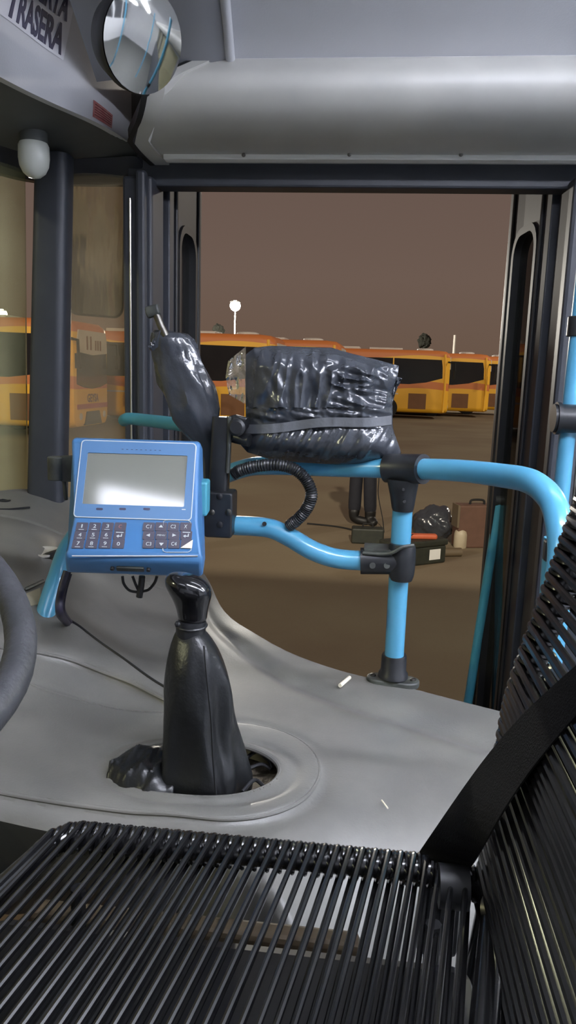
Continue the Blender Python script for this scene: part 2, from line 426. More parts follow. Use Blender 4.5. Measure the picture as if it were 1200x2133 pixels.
# corner panel between fascia, ceiling and roll cover
def slab(pix, th, m, name, inset=.0, parent=None, **k):
    pts = [P(a, b, c) for a, b, c in pix]
    bm = B(); n = (pts[1] - pts[0]).cross(pts[2] - pts[0]).normalized()
    if n.dot(CAMLOC - pts[0]) < 0: n = -n
    loft(bm, [pts, [p - n * th for p in pts]])
    return obj(name, bm, m, parent, **k)
bm = B(); rows = []
for k in range(9):
    u = k / 8
    rows.append([Vector((-.355 + .045 * j / 8 - .335 * u, 1.885 + .03 * u * u - j * .055, 2.704 + j * .0205 - .012 * sstep(0, .1, u) - .012 * u)) for j in range(9)])
loft(bm, [r + [p + Vector((0, .01, .03)) for p in reversed(r)] for r in rows]); struct('ceiling_corner_panel', bm, M['corner'])
# light rounded rib along the panel's rear edge
bm = B(); tube(bm, smooth_path([r + Vector((.0, 0, -.002)) for r in rows[0]], 3), .011, 10); struct('trim_11', bm, M['grey'])
# -- windscreen and corner window panes
bm = B(); rings = []
for i in range(25):
    t = i / 24; b = on(op, t * .70)
    rings.append([Vector((b.x + .05, b.y - .02, 2.56)), Vector((b.x + .02, b.y - .01, 1.55)), Vector((b.x + .014, b.y - .005, 1.55)), Vector((b.x + .044, b.y - .015, 2.56))])
loft(bm, rings); struct('window_1', bm, M['pane'])
a = P(140, 500, 2.19); b = P(268, 500, 2.19)
bm = B(); box(bm, (a.x - .05, 2.19, 1.45), (b.x, 2.195, 2.56)); struct('window_2', bm, M['qpane'], smooth=False)
bm = B(); box(bm, (-1.02, 2.17, 1.0), (-.69, 2.23, 1.60)); struct('wall_front_right', bm, M['frame'], smooth=False)
bm = B()
for i in range(20):
    pass
rings = []
for i in range(25):
    b = on(op, i / 24 * .8); rings.append([Vector((b.x, b.y, .4)), Vector((b.x, b.y, 1.56)), Vector((b.x + .04, b.y - .02, 1.56)), Vector((b.x + .04, b.y - .02, .4))])
loft(bm, rings); struct('wall_front_lower', bm, M['frame'])

# -- folded door leaves
def leaf(name, xa, ya, xb, yb, z0, z1, side):
    o = bpy.data.objects.new(name, None); COL.objects.link(o); o['kind'] = 'structure'
    d = Vector((xb - xa, yb - ya, 0)); L = d.length; o.location = (xa, ya, z0)
    mx = align((xa + d.x / 2, ya + d.y / 2, (z0 + z1) / 2), Vector((0, 0, 1)).cross(d).normalized() * -1, d)
    # mx: x along the leaf, y up, z across
    up = mx.to_3x3() @ Vector((0, 1, 0))
    s = 1 if up.z > 0 else -1
    h = z1 - z0
    outer = rrect(L, h, .012, 6); inner = rrect(L - .20, h - .30, .07, 6)
    bm = B(); frame_prism(bm, outer, [(x, y - .02 * s) for x, y in inner], -.018, .018, mx); obj('leaf_frame', bm, M['frame'], o, bevel=.004)
    bm = B(); frame_prism(bm, [(x * 1.0, y - .02 * s) for x, y in rrect(L - .17, h - .27, .085, 6)], [(x, y - .02 * s) for x, y in rrect(L - .215, h - .315, .065, 6)], -.026, .026, mx); obj('window_seal', bm, M['rubber'], o)
    bm = B(); prism(bm, [(x, y - .02 * s) for x, y in rrect(L - .20, h - .30, .07, 6)], -.003, .003, mx); obj('pane', bm, M['dpane'], o, smooth=False)
    bm = B()
    e = mx @ Vector((L / 2 + .004, 0, 0))
    box(bm, (e.x - .016, e.y - .006, z0), (e.x + .016, e.y + .006, z1)); obj('edge_strip', bm, M['alum'] if side < 0 else M['steel'], o, smooth=False, bevel=.003)
    bm = B()
    for q in (-.35, .35):
        c0 = mx @ Vector((q * L, -h / 2, .022 )); c1 = mx @ Vector((q * L, h / 2, .022)); tube(bm, [c0, c1], .006, 8)
        c0 = mx @ Vector((q * L, -h / 2, -.022)); c1 = mx @ Vector((q * L, h / 2, -.022)); tube(bm, [c0, c1], .006, 8)
    obj('rib', bm, M['rubber'], o)
    return o
d1 = leaf('door_1', -.618, 2.26, -.613, 2.66, .42, 2.60, -1)
d1['label'] = 'folded narrow dark door leaf on the left side of the open doorway'
d2 = leaf('door_2', .500, 2.26, .458, 2.68, .42, 2.62, 1)
d2['label'] = 'folded narrow dark door leaf on the right side of the open doorway'
# blue grab bar on the right leaf
hp = W([(1040, 1048, 2.58), (1010, 1240, 2.58), (977, 1452, 2.58)])
bm = B(); tube(bm, hp + [hp[2] + (hp[2] - hp[1]) * 1.2], .016, 14); gb = obj('grab_bar', bm, M['teal'], d2); gb['label'] = 'blue grab bar'
bm = B(); c = P(1043, 1043, 2.58); tube(bm, [c + Vector((-.018, 0, 0)), c + Vector((.07, .0, 0))], .02, 14); obj('bar_bracket', bm, M['dusty'], d2)
settle(d1); settle(d2)

# ================================================================== MOULDED ENGINE COVER / DASH
ctl = [(600, 1450, 1.385), (900, 1500, 1.38), (700, 1600, 1.385), (1050, 1500, 1.375), (500, 1330, 1.39), (430, 1215, 1.405), (300, 1400, 1.40), (220, 1320, 1.425),
       (300, 1250, 1.425), (400, 1600, 1.385), (100, 1600, 1.39), (0, 1500, 1.41), (150, 1430, 1.42), (0, 1400, 1.45), (90, 1310, 1.485), (60, 1250, 1.53), (100, 1150, 1.565),
       (140, 1030, 1.62), (0, 1065, 1.615), (0, 1150, 1.58), (200, 1120, 1.53), (330, 1180, 1.44), (1150, 1600, 1.37), (850, 1650, 1.38), (-150, 1300, 1.52), (-150, 1550, 1.42), (-200, 1100, 1.60)]
CP = np.array([list(P(a, b, Z=c)) for a, b, c in ctl] + [[.9, 1.3, 1.37], [.9, .8, 1.37], [-1.3, 1.0, 1.56], [-1.3, 1.9, 1.62], [-.5, 2.15, 1.44]])
def ker(r): return np.sqrt(r * r + .15 ** 2)
_A = np.block([[ker(np.linalg.norm(CP[:, None, :2] - CP[None, :, :2], axis=2)) + np.eye(len(CP)) * -.004, np.c_[np.ones(len(CP)), CP[:, :2]]],
               [np.r_[np.ones((1, len(CP))), CP[:, :2].T], np.zeros((3, 3))]])
_w = np.linalg.solve(_A, np.r_[CP[:, 2], 0, 0, 0])
def base_z(x, y):
    r = np.hypot(CP[:, 0] - x, CP[:, 1] - y); return float(ker(r) @ _w[:-3] + _w[-3] + _w[-2] * x + _w[-1] * y)
def on_cover(px, py):
    z = 1.42
    for _ in range(12):
        p = P(px, py, Z=z); z = .5 * z + .5 * base_z(p.x, p.y)
    return P(px, py, Z=z)
L1 = smooth_path([on_cover(a, b) for a, b in ((40, 1235), (95, 1278), (150, 1312), (250, 1388), (345, 1455), (440, 1500))], 8)
L2 = smooth_path([on_cover(a, b) for a, b in ((-60, 1340), (30, 1355), (100, 1366), (170, 1388), (260, 1432), (345, 1478), (420, 1505))], 8)
def sdist(path, x, y):
    """signed distance in plan to a path, on arrays"""
    best = np.full(x.shape, 1e9); sg_ = np.ones(x.shape)
    for a, b in zip(path[:-1], path[1:]):
        dx, dy = b.x - a.x, b.y - a.y; l2 = dx * dx + dy * dy + 1e-12
        t = np.clip(((x - a.x) * dx + (y - a.y) * dy) / l2, 0, 1); d = np.hypot(x - a.x - t * dx, y - a.y - t * dy)
        m = d < best; best[m] = d[m]; sg_[m] = np.where(dx * (y - a.y) - dy * (x - a.x) < 0, 1, -1)[m]
    return best * sg_
def nstep(a, b, x):
    t = np.clip((x - a) / (b - a), 0, 1); return t * t * (3 - 2 * t)
# gear console: long oval plate, hole in it
OC = (-.045 - .142, 1.072); OH = .142
def oval_d(x, y):
    """signed distance outside the oval plate (rounded end towards the door, running on towards the windscreen)"""
    yy = y - OC[1] - .02 * np.maximum(0, OC[0] - x)
    return np.where(x > OC[0], np.hypot(x - OC[0], yy), np.abs(yy)) - OH
HC = Vector((-.236, 1.062)); HA, HB = .130, .086
def hole_r(x, y): return np.hypot((x - HC.x) / HA, (y - HC.y) / HB)
far = smooth_path([Vector((x, y, 0)) for x, y in ((-1.32, 1.45), (-1.2, 1.78), (-1.05, 2.06), (-.9, 2.15), (-.62, 2.165), (-.50, 2.15), (-.43, 2.07))] +
                  [Vector((*on_cover(a, b).xy, 0)) for a, b in ((470, 1268), (530, 1312), (600, 1350), (700, 1386), (800, 1411), (900, 1437), (1000, 1462), (1080, 1482), (1200, 1508))] +
                  [Vector((.62, 1.26, 0)), Vector((.95, 1.2, 0))], 10)
FX = np.array([p.x for p in far]); FY = np.array([p.y for p in far])
o_ = np.argsort(FX); FX, FY = FX[o_], FY[o_]
def yfar(x): return float(np.interp(x, FX, FY))
NE = [on_cover(a, b) for a, b in ((-250, 1650), (-100, 1662), (0, 1677), (100, 1699), (200, 1711), (300, 1722), (380, 1742), (460, 1775))]
NXs = np.array([p.x for p in NE] + [-.05, .95]); NYs_ = np.array([p.y for p in NE] + [.77, .77])
def ynear(x): return float(np.interp(x, NXs, NYs_))
def cover_z(x, y):
    x = np.atleast_1d(np.asarray(x, float)); y = np.atleast_1d(np.asarray(y, float))
    r = np.hypot(x[..., None] - CP[:, 0], y[..., None] - CP[:, 1]); z = ker(r) @ _w[:-3] + _w[-3] + _w[-2] * x + _w[-1] * y
    d1 = sdist(L1, x, y); d2 = sdist(L2, x, y)
    fade = nstep(-.235, -.31, x) * nstep(-.66, -.55, x)
    z += fade * .026 * nstep(-.003, .004, d1) * (1 - .7 * nstep(.0, .10, d1))
    z -= fade * .012 * nstep(-.005, .006, d2)
    od = oval_d(x, y)
    z += .008 * nstep(.005, -.003, od) - .003 * np.exp(-((od - .014) / .012) ** 2)
    z -= .003 * nstep(-.01, -.07, od)
    hr = hole_r(x, y)
    z += .003 * np.exp(-((hr - 1.04) / .05) ** 2) - .0025 * np.exp(-((hr - 1.20) / .07) ** 2)
    yf = np.interp(x, FX, FY); yn = np.interp(x, NXs, NYs_)
    z -= .014 * np.exp(-((y - (yf - .15 - .02 * np.sin(x * 4))) / .035) ** 2) * nstep(-.5, -.1, x)
    z -= .02 * nstep(.02, 0, yf - y)
    e = np.maximum(0, 1.065 - y) * nstep(-.13, .05, x)
    z -= 3.0 * e * e
    z -= 48 * np.maximum(0, yn + .02 - y) ** 2
    z -= .004 * np.exp(-((y - 1.86 - .15 * (x + .8)) / .006) ** 2) * nstep(-.45, -.55, x)
    z += .0008 * np.sin(x * 11 + 2 * np.sin(y * 7)) * np.sin(y * 13)
    return z
bm = B(); NX, NY = 500, 260
xs = np.linspace(-1.16, .93, NX + 1); js = np.arange(NY + 1) / NY
y0s = np.interp(xs, NXs, NYs_); y1s = np.interp(xs, FX, FY)
GX = np.repeat(xs[:, None], NY + 1, 1); GY = y0s[:, None] + (y1s - y0s)[:, None] * js[None]
GZ = cover_z(GX, GY)
cols = [[bm.verts.new((GX[i, j], GY[i, j], GZ[i, j])) for j in range(NY + 1)] for i in range(NX + 1)]
HR = hole_r((GX[:-1, :-1] + GX[1:, 1:]) / 2, (GY[:-1, :-1] + GY[1:, 1:]) / 2)
for i in range(NX):
    for j in range(NY):
        if HR[i, j] > 1: bm.faces.new((cols[i][j], cols[i + 1][j], cols[i + 1][j + 1], cols[i][j + 1]))
for v in list(bm.verts):
    if not v.link_faces: bm.verts.remove(v)
    elif any(len(e.link_faces) == 1 for e in v.link_edges) and hole_r(v.co.x, v.co.y) < 1.3:
        d = Vector(v.co.xy) - HC; r = hole_r(v.co.x, v.co.y); q = HC + d / r; v.co.x, v.co.y = q
# skirts: near edge to the footwell, far edge to the step
for j, zz in ((0, .95), (NY, .55)):
    low = [bm.verts.new((c[j].co.x, c[j].co.y + (0 if j else .01 + .34 * sstep(-.1, -.3, c[j].co.x)), zz)) for c in cols]
    for i in range(NX): bm.faces.new((cols[i][j], cols[i + 1][j], low[i + 1], low[i]))
cover = obj('engine_cover', bm, M['dash'], norm=True)
tag(cover, 'grey moulded plastic engine cover and dashboard sweeping below the windscreen and doorway', 'engine cover')
bm = B(); rp = []
for k in range(64):
    a = 2 * PI * k / 64; x, y = HC.x + HA * math.cos(a), HC.y + HB * math.sin(a); rp.append((x, y, float(cover_z(x, y)[0]) - .003))
tube(bm, rp, .0045, 8, closed=True); obj('hole_rim', bm, M['dash'], cover)
def bead(path, r, m, name, lift, lo, hi):
    pts = [Vector((p.x, p.y, float(cover_z(p.x, p.y)[0]) + lift)) for p in path if lo < p.x < hi]
    bm = B(); tube(bm, pts, r, 8); return obj(name, bm, m, cover)
def dense(path, n=120): return [on(path, i / n) for i in range(n + 1)]
def shift(path, d):
    out = []
    for i, p in enumerate(path):
        t = path[min(i + 1, len(path) - 1)] - path[max(i - 1, 0)]; out.append(p + Vector((t.y, -t.x, 0)).normalized() * d)
    return out
bead(shift(dense(L1), .006), .0028, M['rubber'], 'seam_seal', .0005, -.60, -.24)
bead(dense(L2), .0036, M['dash'], 'crease_highlight_bead', .0012, -.75, -.24)  # ridge added along the crease so it shows a highlight line
ov = [Vector((x, OC[1] + .02 * (OC[0] - x) + OH, 0)) for x in np.linspace(-.80, OC[0], 50)] + [Vector((OC[0] + OH * math.sin(a), OC[1] + OH * math.cos(a), 0)) for a in np.linspace(.05, PI - .05, 50)] + [Vector((x, OC[1] + .02 * (OC[0] - x) - OH, 0)) for x in np.linspace(OC[0], -.80, 50)]
bead(ov, .0030, M['dash'], 'oval_highlight_bead', .0, -.78, 1)  # raised line added round the plate edge to catch the light
# floor pan under the hole
bm = B()
def pan(u, v):
    a = 2 * PI * u; r = .02 + 1.25 * v; x, y = HC.x + HA * r * math.cos(a), HC.y + HB * r * math.sin(a)
    return Vector((x, y, 1.352 - .008 * (1 - v) + .012 * nz((x * 30, y * 30, 2))))
grid(bm, pan, 48, 14); bmesh.ops.remove_doubles(bm, verts=bm.verts[:], dist=1e-5); pn = obj('dusty_pan', bm, M['dust'], cover); pn['label'] = 'dusty brown pan exposed inside the gear lever hole'
for pts in (((512, 1580, 1.372), (535, 1566, 1.378), (560, 1585, 1.380), (568, 1600, 1.374)), ((520, 1600, 1.37), (545, 1592, 1.374), (565, 1602, 1.37)), ((505, 1650, 1.37), (530, 1625, 1.372), (552, 1640, 1.368))):
    bm = B(); tube(bm, smooth_path([P(a, b, Z=c) for a, b, c in pts], 6), .0032, 8); obj('wire', bm, M['rubber'], cover)

# gear lever -------------------------------------------------------
g = thing('gear_lever', 'black gear lever with glossy knob and sagging leatherette gaiter', 'gear lever', (-.236, 1.06, 1.36))
def folds(a, z):
    s = sstep(1.63, 1.45, z)
    return s * (.035 + .10 * math.sin(2 * a + 1.2 + z * 3) + .10 * (1 - 2 * abs(math.sin(2.5 * a + 6 * z + .7))) + .07 * (1 - 2 * abs(math.sin(3.5 * a - 9 * z + 2))) + .03 * math.sin(9 * a - 14 * z))
rows = [(1318, 368, 428), (1330, 364, 436), (1345, 356, 450), (1370, 351, 465), (1400, 347, 477), (1430, 345, 484), (1460, 344, 487), (1490, 344, 489), (1520, 344, 494),
        (1550, 345, 502), (1580, 344, 512), (1610, 344, 520), (1640, 346, 516), (1668, 362, 508)]
bm = B(); rr = []
R0 = ring_rows(rows, 1.055, 56, 1.0, folds)
zlow = 1.362
for r in R0:
    rr.append([p + Vector((0, 0, .016 * nz((p.x * 24, p.y * 24, p.z * 20)))) for p in r])
loft(bm, rr); ob = obj('gaiter', bm, M['leather'], g)
ss = ob.modifiers.new('s', 'SUBSURF'); ss.levels = 1; ss.render_levels = 1
# seam ridge down the front
bm = B(); tube(bm, smooth_path(W([(425, 1345, .985), (432, 1420, .975), (440, 1500, .968), (444, 1580, .965), (450, 1655, .962)]), 6), .0016, 6); obj('gaiter_seam', bm, M['leather'], g)
# slumped fold lying in the hole
bm = B()
def slump(u, v):
    px = 226 + 150 * u; a = PI * v
    c0 = on_cover(px, 1612 + 8 * u); hgt = .052 * math.sin(PI * min(1, u * .75 + .13)) ** .7; wid = .050 + .02 * u
    x, y = c0.x, c0.y + .012 + wid * math.cos(a) * math.sin(PI * min(1, u * .6 + .12)) ** .6
    z = 1.374 + hgt * math.sin(a) * .8 + .011 * nz((u * 5, v * 4.5, 1)) + .007 * abs(nz((u * 11 + v * 6, v * 3, 5)))
    return Vector((x, y, z))
grid(bm, slump, 40, 30); ob = obj('slumped_fold', bm, M['leather'], g)
so = ob.modifiers.new('s', 'SOLIDIFY'); so.thickness = .002
bm = B(); loft(bm, ring_rows([(1292, 371, 430), (1300, 367, 429), (1322, 366, 428), (1338, 366, 428)], 1.055, 32)); obj('collar', bm, M['clamp'], g)
bm = B(); c = P(399, 1302, 1.055); r = 31 * m_per_px(c); tube(bm, [c + Vector((r * math.cos(a), r * math.sin(a), .001 * math.sin(a))) for a in np.linspace(0, 2 * PI, 33)[:-1]], .0022, 8, closed=True)
c2 = P(370, 1300, 1.03); lathe(bm, [(.002, -.004), (.0045, -.002), (.0045, .002), (.002, .004)], align(c2, (1, 0, 0)), 12); obj('clip_ring', bm, M['clamp'], g)
rows = [(1196, 372, 398), (1198, 360, 414), (1203, 350, 427), (1210, 345, 436), (1219, 343, 441), (1230, 345, 442), (1240, 351, 440), (1252, 359, 437), (1266, 366, 434), (1282, 370, 432), (1298, 372, 430)]
bm = B(); kn = ring_rows(rows, 1.055, 36, .8)
for ring in kn:
    cx = sum(p.x for p in ring) / len(ring)
    for p in ring: p.z -= .16 * (p.x - cx) * sstep(1.63, 1.68, p.z)
loft(bm, kn); ob = obj('knob', bm, M['knob'], g); s_ = ob.modifiers.new('s', 'SUBSURF'); s_.levels = 1; s_.render_levels = 2
settle(g)

# ================================================================== RAILS
RT = .0195
# main rail: stands on the dash left, runs behind the console, bag and clamp, bends down at the right
rl = thing('handrail', 'long sky blue handrail running behind the bagged screen and bending down at right', 'handrail', on_cover(95, 1285))
rb_ = on_cover(95, 1282)
mp_ = [(90, 1300, rb_.y - .005), (97, 1270, rb_.y + .01), (118, 1205, rb_.y + .05), (145, 1135, rb_.y + .12), (200, 1075, 1.56), (300, 1035, 1.66), (420, 1008, 1.66), (500, 978, 1.60), (560, 970, 1.55), (700, 973, 1.49), (838, 976, 1.43), (950, 980, 1.34), (1040, 990, 1.25),
       (1105, 1003, 1.17), (1148, 1040, 1.11), (1166, 1095, 1.07), (1170, 1160, 1.05), (1160, 1240, 1.04), (1148, 1330, 1.04), (1135, 1420, 1.04), (1125, 1490, 1.04)]
MR = smooth_path(W(mp_), 8)
bm = B(); tube(bm, MR, RT, 20); obj('rail_tube', bm, M['blue'], rl)
settle(rl)
# lower bent rail
lr = thing('lower_rail', 'short S-bent sky blue rail between the console mount and the upright pole', 'handrail', P(450, 1095, 1.44))
LR = smooth_path(W([(395, 1092, 1.48), (430, 1093, 1.47), (500, 1095, 1.46), (560, 1100, 1.455), (600, 1117, 1.45), (650, 1146, 1.44), (700, 1163, 1.44), (760, 1168, 1.44), (800, 1168, 1.44)]), 8)
bm = B(); tube(bm, LR, RT, 20); obj('rail_tube', bm, M['blue'], lr)
bm = B(); c = P(551, 1091, 1.437); lathe(bm, [(.0045, 0), (.0045, .003)], align(c, (.05, -1, .1)), 12); obj('screw_hole', bm, M['rubber'], lr)
settle(lr)
# upright pole with foot
pb = on_cover(818, 1420); YP = pb.y
up = thing('upright_pole', 'vertical sky blue pole bolted to the engine cover by a black foot', 'pole', pb)
ptop = P(843, 985, 1.43)
bm = B(); tube(bm, [pb + Vector((0, 0, .01)), Vector((ptop.x, 1.43, ptop.z))], RT, 20); ob = obj('pole_tube', bm, M['blue'], up)
fx = Vector((1, -.5, 0)).normalized()
bm = B(); pts = [(x, y) for x, y in rrect(.108, .052, .024, 6)]
mxf = align(pb + Vector((0, 0, -.006)), (0, .05, 1), Vector((1, -.15, -.03)))
prism(bm, pts, 0, .014, mxf); obj('foot_plate', bm, M['dusty'], up, bevel=.003)
bm = B(); lathe(bm, [(.031, .012), (.030, .02), (.026, .026), (.0255, .056), (.024, .06)], align(pb, (0, -.005, 1)), 28); obj('foot_socket', bm, M['clamp'], up)
for s in (-1, 1):
    bm = B(); lathe(bm, [(.006, .013), (.006, .017), (.003, .019)], align(mxf @ Vector((s * .041, 0, 0)), (0, 0, 1)), 12); obj('bolt', bm, M['steel'], up)
# T clamp joining pole and main rail
bm = B(); pr = ring_rows([(998, 806, 872), (1010, 808, 871), (1030, 812, 867), (1058, 816, 862), (1064, 818, 860)], 1.43, 24); loft(bm, pr)
i0 = min(range(len(MR)), key=lambda i: abs(MR[i].x - P(800, 976, 1.445).x) + abs(MR[i].y - 1.44)); i1 = min(range(len(MR)), key=lambda i: (MR[i] - P(878, 978, 1.40)).length)
seg = MR[i0:i1 + 1]
tube(bm, seg, .028, 24)
ob = obj('tee_clamp', bm, M['clamp'], up)
bm = B()
for px, py in ((840, 1020), (842, 1045)):
    lathe(bm, [(.004, 0), (.003, .002)], align(P(px, py, 1.402), (0, -1, .1)), 10)
obj('clamp_screws', bm, M['rubber'], up)
# lower clamp
bm = B(); loft(bm, ring_rows([(1132, 812, 864), (1140, 810, 866), (1160, 808, 866), (1185, 806, 864), (1198, 810, 862), (1208, 814, 858)], 1.435, 24))
tube(bm, [P(751, 1168, 1.44), P(765, 1168, 1.44), P(800, 1168, 1.438), P(835, 1168, 1.436)], .0265, 24)
obj('lower_clamp', bm, M['clamp'], up)
bm = B()
lp = smooth_path(W([(756, 1152, 1.42), (800, 1154, 1.412), (820, 1150, 1.405), (838, 1140, 1.40), (862, 1136, 1.405)]), 6); tube(bm, lp, .0035, 8)
box(bm, (-.034, -.02, 0), (.034, .02, .004), align(P(795, 1143, 1.44), (0, -.1, 1), (1, 0, 0)))
obj('clamp_edge', bm, M['dusty'], up)
bm = B()
for px in (776, 806): lathe(bm, [(.006, 0), (.006, .002), (.003, .002)], align(P(px, 1178, 1.413), (0, -1, .1)), 12)
obj('clamp_bolts', bm, M['dusty'], up)
settle(up)
# teal bar fixed at the door post
tb = thing('door_post_bar', 'teal blue grab bar end sticking out left of the slanted wrapped device', 'handrail', P(350, 880, 1.9))
bm = B(); tp = smooth_path(W([(258, 876, 2.03), (268, 872, 2.0), (300, 875, 1.96), (350, 881, 1.86), (385, 886, 1.78), (420, 896, 1.70), (440, 915, 1.665)]), 6); tube(bm, tp, .0165, 16); obj('bar_tube', bm, M['teal'], tb)
settle(tb)
# thin second upright beside the rail bend
s2 = thing('side_upright', 'thin sky blue upright beside the bend of the long handrail', 'pole', P(1130, 1400, 1.2))
bm = B(); tube(bm, W([(1153, 1120, 1.16), (1148, 1180, 1.16), (1140, 1300, 1.16), (1128, 1440, 1.16)]), .0145, 14); obj('pole_tube', bm, M['blue'], s2)
bm = B(); c = P(1146, 1147, 1.14); box(bm, (c.x - .009, c.y - .01, c.z - .016), (c.x + .007, c.y + .01, c.z + .016)); obj('rubber_stop', bm, M['rubber'], s2, smooth=False, bevel=.003)
bm = B(); lathe(bm, [(.0035, 0), (.0035, .003)], align(P(1148, 1215, 1.143), (0, -1, 0)), 10); obj('screw', bm, M['rubber'], s2)
settle(s2)
# tall pole at the right edge
ta = P(1199, 600, 1.78); tbm = P(1176, 960, 1.78)
tp_ = thing('tall_pole', 'tall sky blue pole behind the doorway with black collars', 'pole', (tbm.x, 1.78, 1.0))
bm = B(); tube(bm, [Vector((tbm.x, 1.78, 1.0)), Vector((tbm.x, 1.78, tbm.z)), Vector((tbm.x + .008, 1.78, 2.78))], .0185, 18); obj('pole_tube', bm, M['blue'], tp_)
bm = B(); c = P(1192, 680, 1.78); lathe(bm, [(.021, -.022), (.023, -.02), (.023, .02), (.021, .022)], align((tbm.x, 1.78, c.z), (0, 0, 1)), 20); obj('collar', bm, M['clamp'], tp_)
bm = B(); c = P(1186, 872, 1.76); tube(bm, [c + Vector((-.036, 0, 0)), c + Vector((-.02, 0, 0)), c + Vector((.10, 0, 0))], .032, 20)
lathe(bm, [(.037, 0), (.037, .008)], align(c + Vector((-.03, 0, 0)), (1, 0, 0)), 20); obj('sleeve_clamp', bm, M['clamp'], tp_)
settle(tp_)

# ================================================================== CONSOLE
CY = math.radians(5.7)
dorg = P(280, 1198, 1.25)
dv = thing('ticket_console', 'blue driver console with grey screen and two keypads on a bracket', 'console', dorg, CY)
dM = Matrix.Translation(dorg) @ Matrix.Rotation(CY, 4, 'Z'); dI = dM.inverted(); dn = dM.to_3x3() @ Vector((0, 1, 0))
def DL(px, py, ly):
    """console-local point seen at a pixel, on the local plane y = ly"""
    return dI @ PP(px, py, dM @ Vector((0, ly, 0)), dn)
def zt(py, ly): return DL(285, py, ly).z
# side profile (y, z) front chain from top back to underside
yT, yM, yK, yL = .060, -.003, -.048, -.052
prof = [(.11, zt(918, .06) - .012), (.075, zt(917, yT)), (yT, zt(919, yT)), (yM, zt(1080, yM)), (yK, zt(1150, yK)), (yL, zt(1158, yL)), (yL + .002, zt(1172, yL)), (yL + .03, zt(1198, yL + .03)), (.10, zt(1198, yL + .03) - .002)]
xl = lambda py, ly: DL(149 - (py - 915) * .055, py, ly).x
xr = lambda py, ly: DL(414 + (py - 915) * .02, py, ly).x
bm = B()
rl_, rr_ = [], []
for y, z in prof:
    w0 = DL(150 if z > .08 else 134, 1050, y if y < .07 else .06).x; w1 = DL(415 if z > .08 else 424, 1050, y if y < .07 else .06).x
    rl_.append(Vector((w0, y, z))); rr_.append(Vector((w1, y, z)))
loft(bm, [rl_, rr_]); body = obj('body', bm, M['device'], dv, bevel=.007, segs=3)
# front panels: frames are on two inclined planes
def plane_mx(y0, z0, y1, z1):
    """local frame on the console front: x right, y up along the slope, z out towards the driver"""
    up_ = Vector((0, y1 - y0, z1 - z0)).normalized(); x = Vector((1, 0, 0)); out = x.cross(up_)
    o_ = Vector((0, (y0 + y1) / 2, (z0 + z1) / 2))
    return Matrix(((x.x, up_.x, out.x, o_.x), (x.y, up_.y, out.y, o_.y), (x.z, up_.z, out.z, o_.z), (0, 0, 0, 1))), (Vector((0, y1 - y0, z1 - z0))).length
mS, hS = plane_mx(prof[3][0], prof[3][1], prof[2][0], prof[2][1])
mK, hK = plane_mx(prof[4][0], prof[4][1], prof[3][0], prof[3][1])
def onp(mx, px, py, lift=0):
    g_ = dM @ mx; o_ = g_ @ Vector((0, 0, lift)); n_ = g_.to_3x3() @ Vector((0, 0, 1))
    return (g_.inverted() @ PP(px, py, o_, n_))
s0 = onp(mS, 172, 1050); s1 = onp(mS, 391, 950); b0 = onp(mS, 155, 1076); b1 = onp(mS, 408, 926)
sw, sh = s1.x - s0.x, s1.y - s0.y; sc_ = Vector(((s0.x + s1.x) / 2, (s0.y + s1.y) / 2, 0))
bw, bh = b1.x - b0.x, b1.y - b0.y; bc_ = Vector(((b0.x + b1.x) / 2, (b0.y + b1.y) / 2, 0))
bm = B(); frame_prism(bm, [(x + bc_.x, y + bc_.y) for x, y in rrect(bw, bh, .006, 5)], [(x + sc_.x, y + sc_.y) for x, y in rrect(sw, sh, .002, 5)], -.002, .0022, mS)
obj('bezel', bm, M['bezel'], dv, smooth=False)
bm = B(); frame_prism(bm, [(x + bc_.x, y + bc_.y) for x, y in rrect(bw + .003, bh + .003, .007, 5)], [(x + bc_.x, y + bc_.y) for x, y in rrect(bw, bh, .006, 5)], -.002, .0026, mS); obj('bezel_edge', bm, M['print'], dv, smooth=False)
bm = B(); prism(bm, [(x + sc_.x, y + sc_.y) for x, y in rrect(sw, sh, .002, 5)], -.002, .0006, mS); ob = obj('screen', bm, M['screen'], dv, smooth=False); ob['label'] = 'grey screen'
def small_text(s, mx, x, y, w, h, m, name, lift=.0028, depth=.0003, bold=0):
    t = fit_text(s, w, h, depth, bold); xf(t, mx @ Matrix.Translation((x, y, lift))); return obj(name, t, m, dv, smooth=False)
c = onp(mS, 295, 938); small_text('- - - - - - - - -', mS, c.x, c.y, .07, .0007, M['ink'], 'top_marks')
for px in (208, 256, 306): 
    c = onp(mS, px, 1061); bm = B(); prism(bm, [(c.x + x, c.y + y) for x, y in rrect(.012, .004, .0019, 3)], .002, .0026, mS); obj('touch_mark', bm, M['ink'], dv, smooth=False)
c = onp(mS, 383, 1062); bm = B(); prism(bm, [(c.x + x, c.y + y) for x, y in rrect(.007, .0018, .0008, 3)], .002, .0026, mS); obj('brand_mark', bm, M['print'], dv, smooth=False)
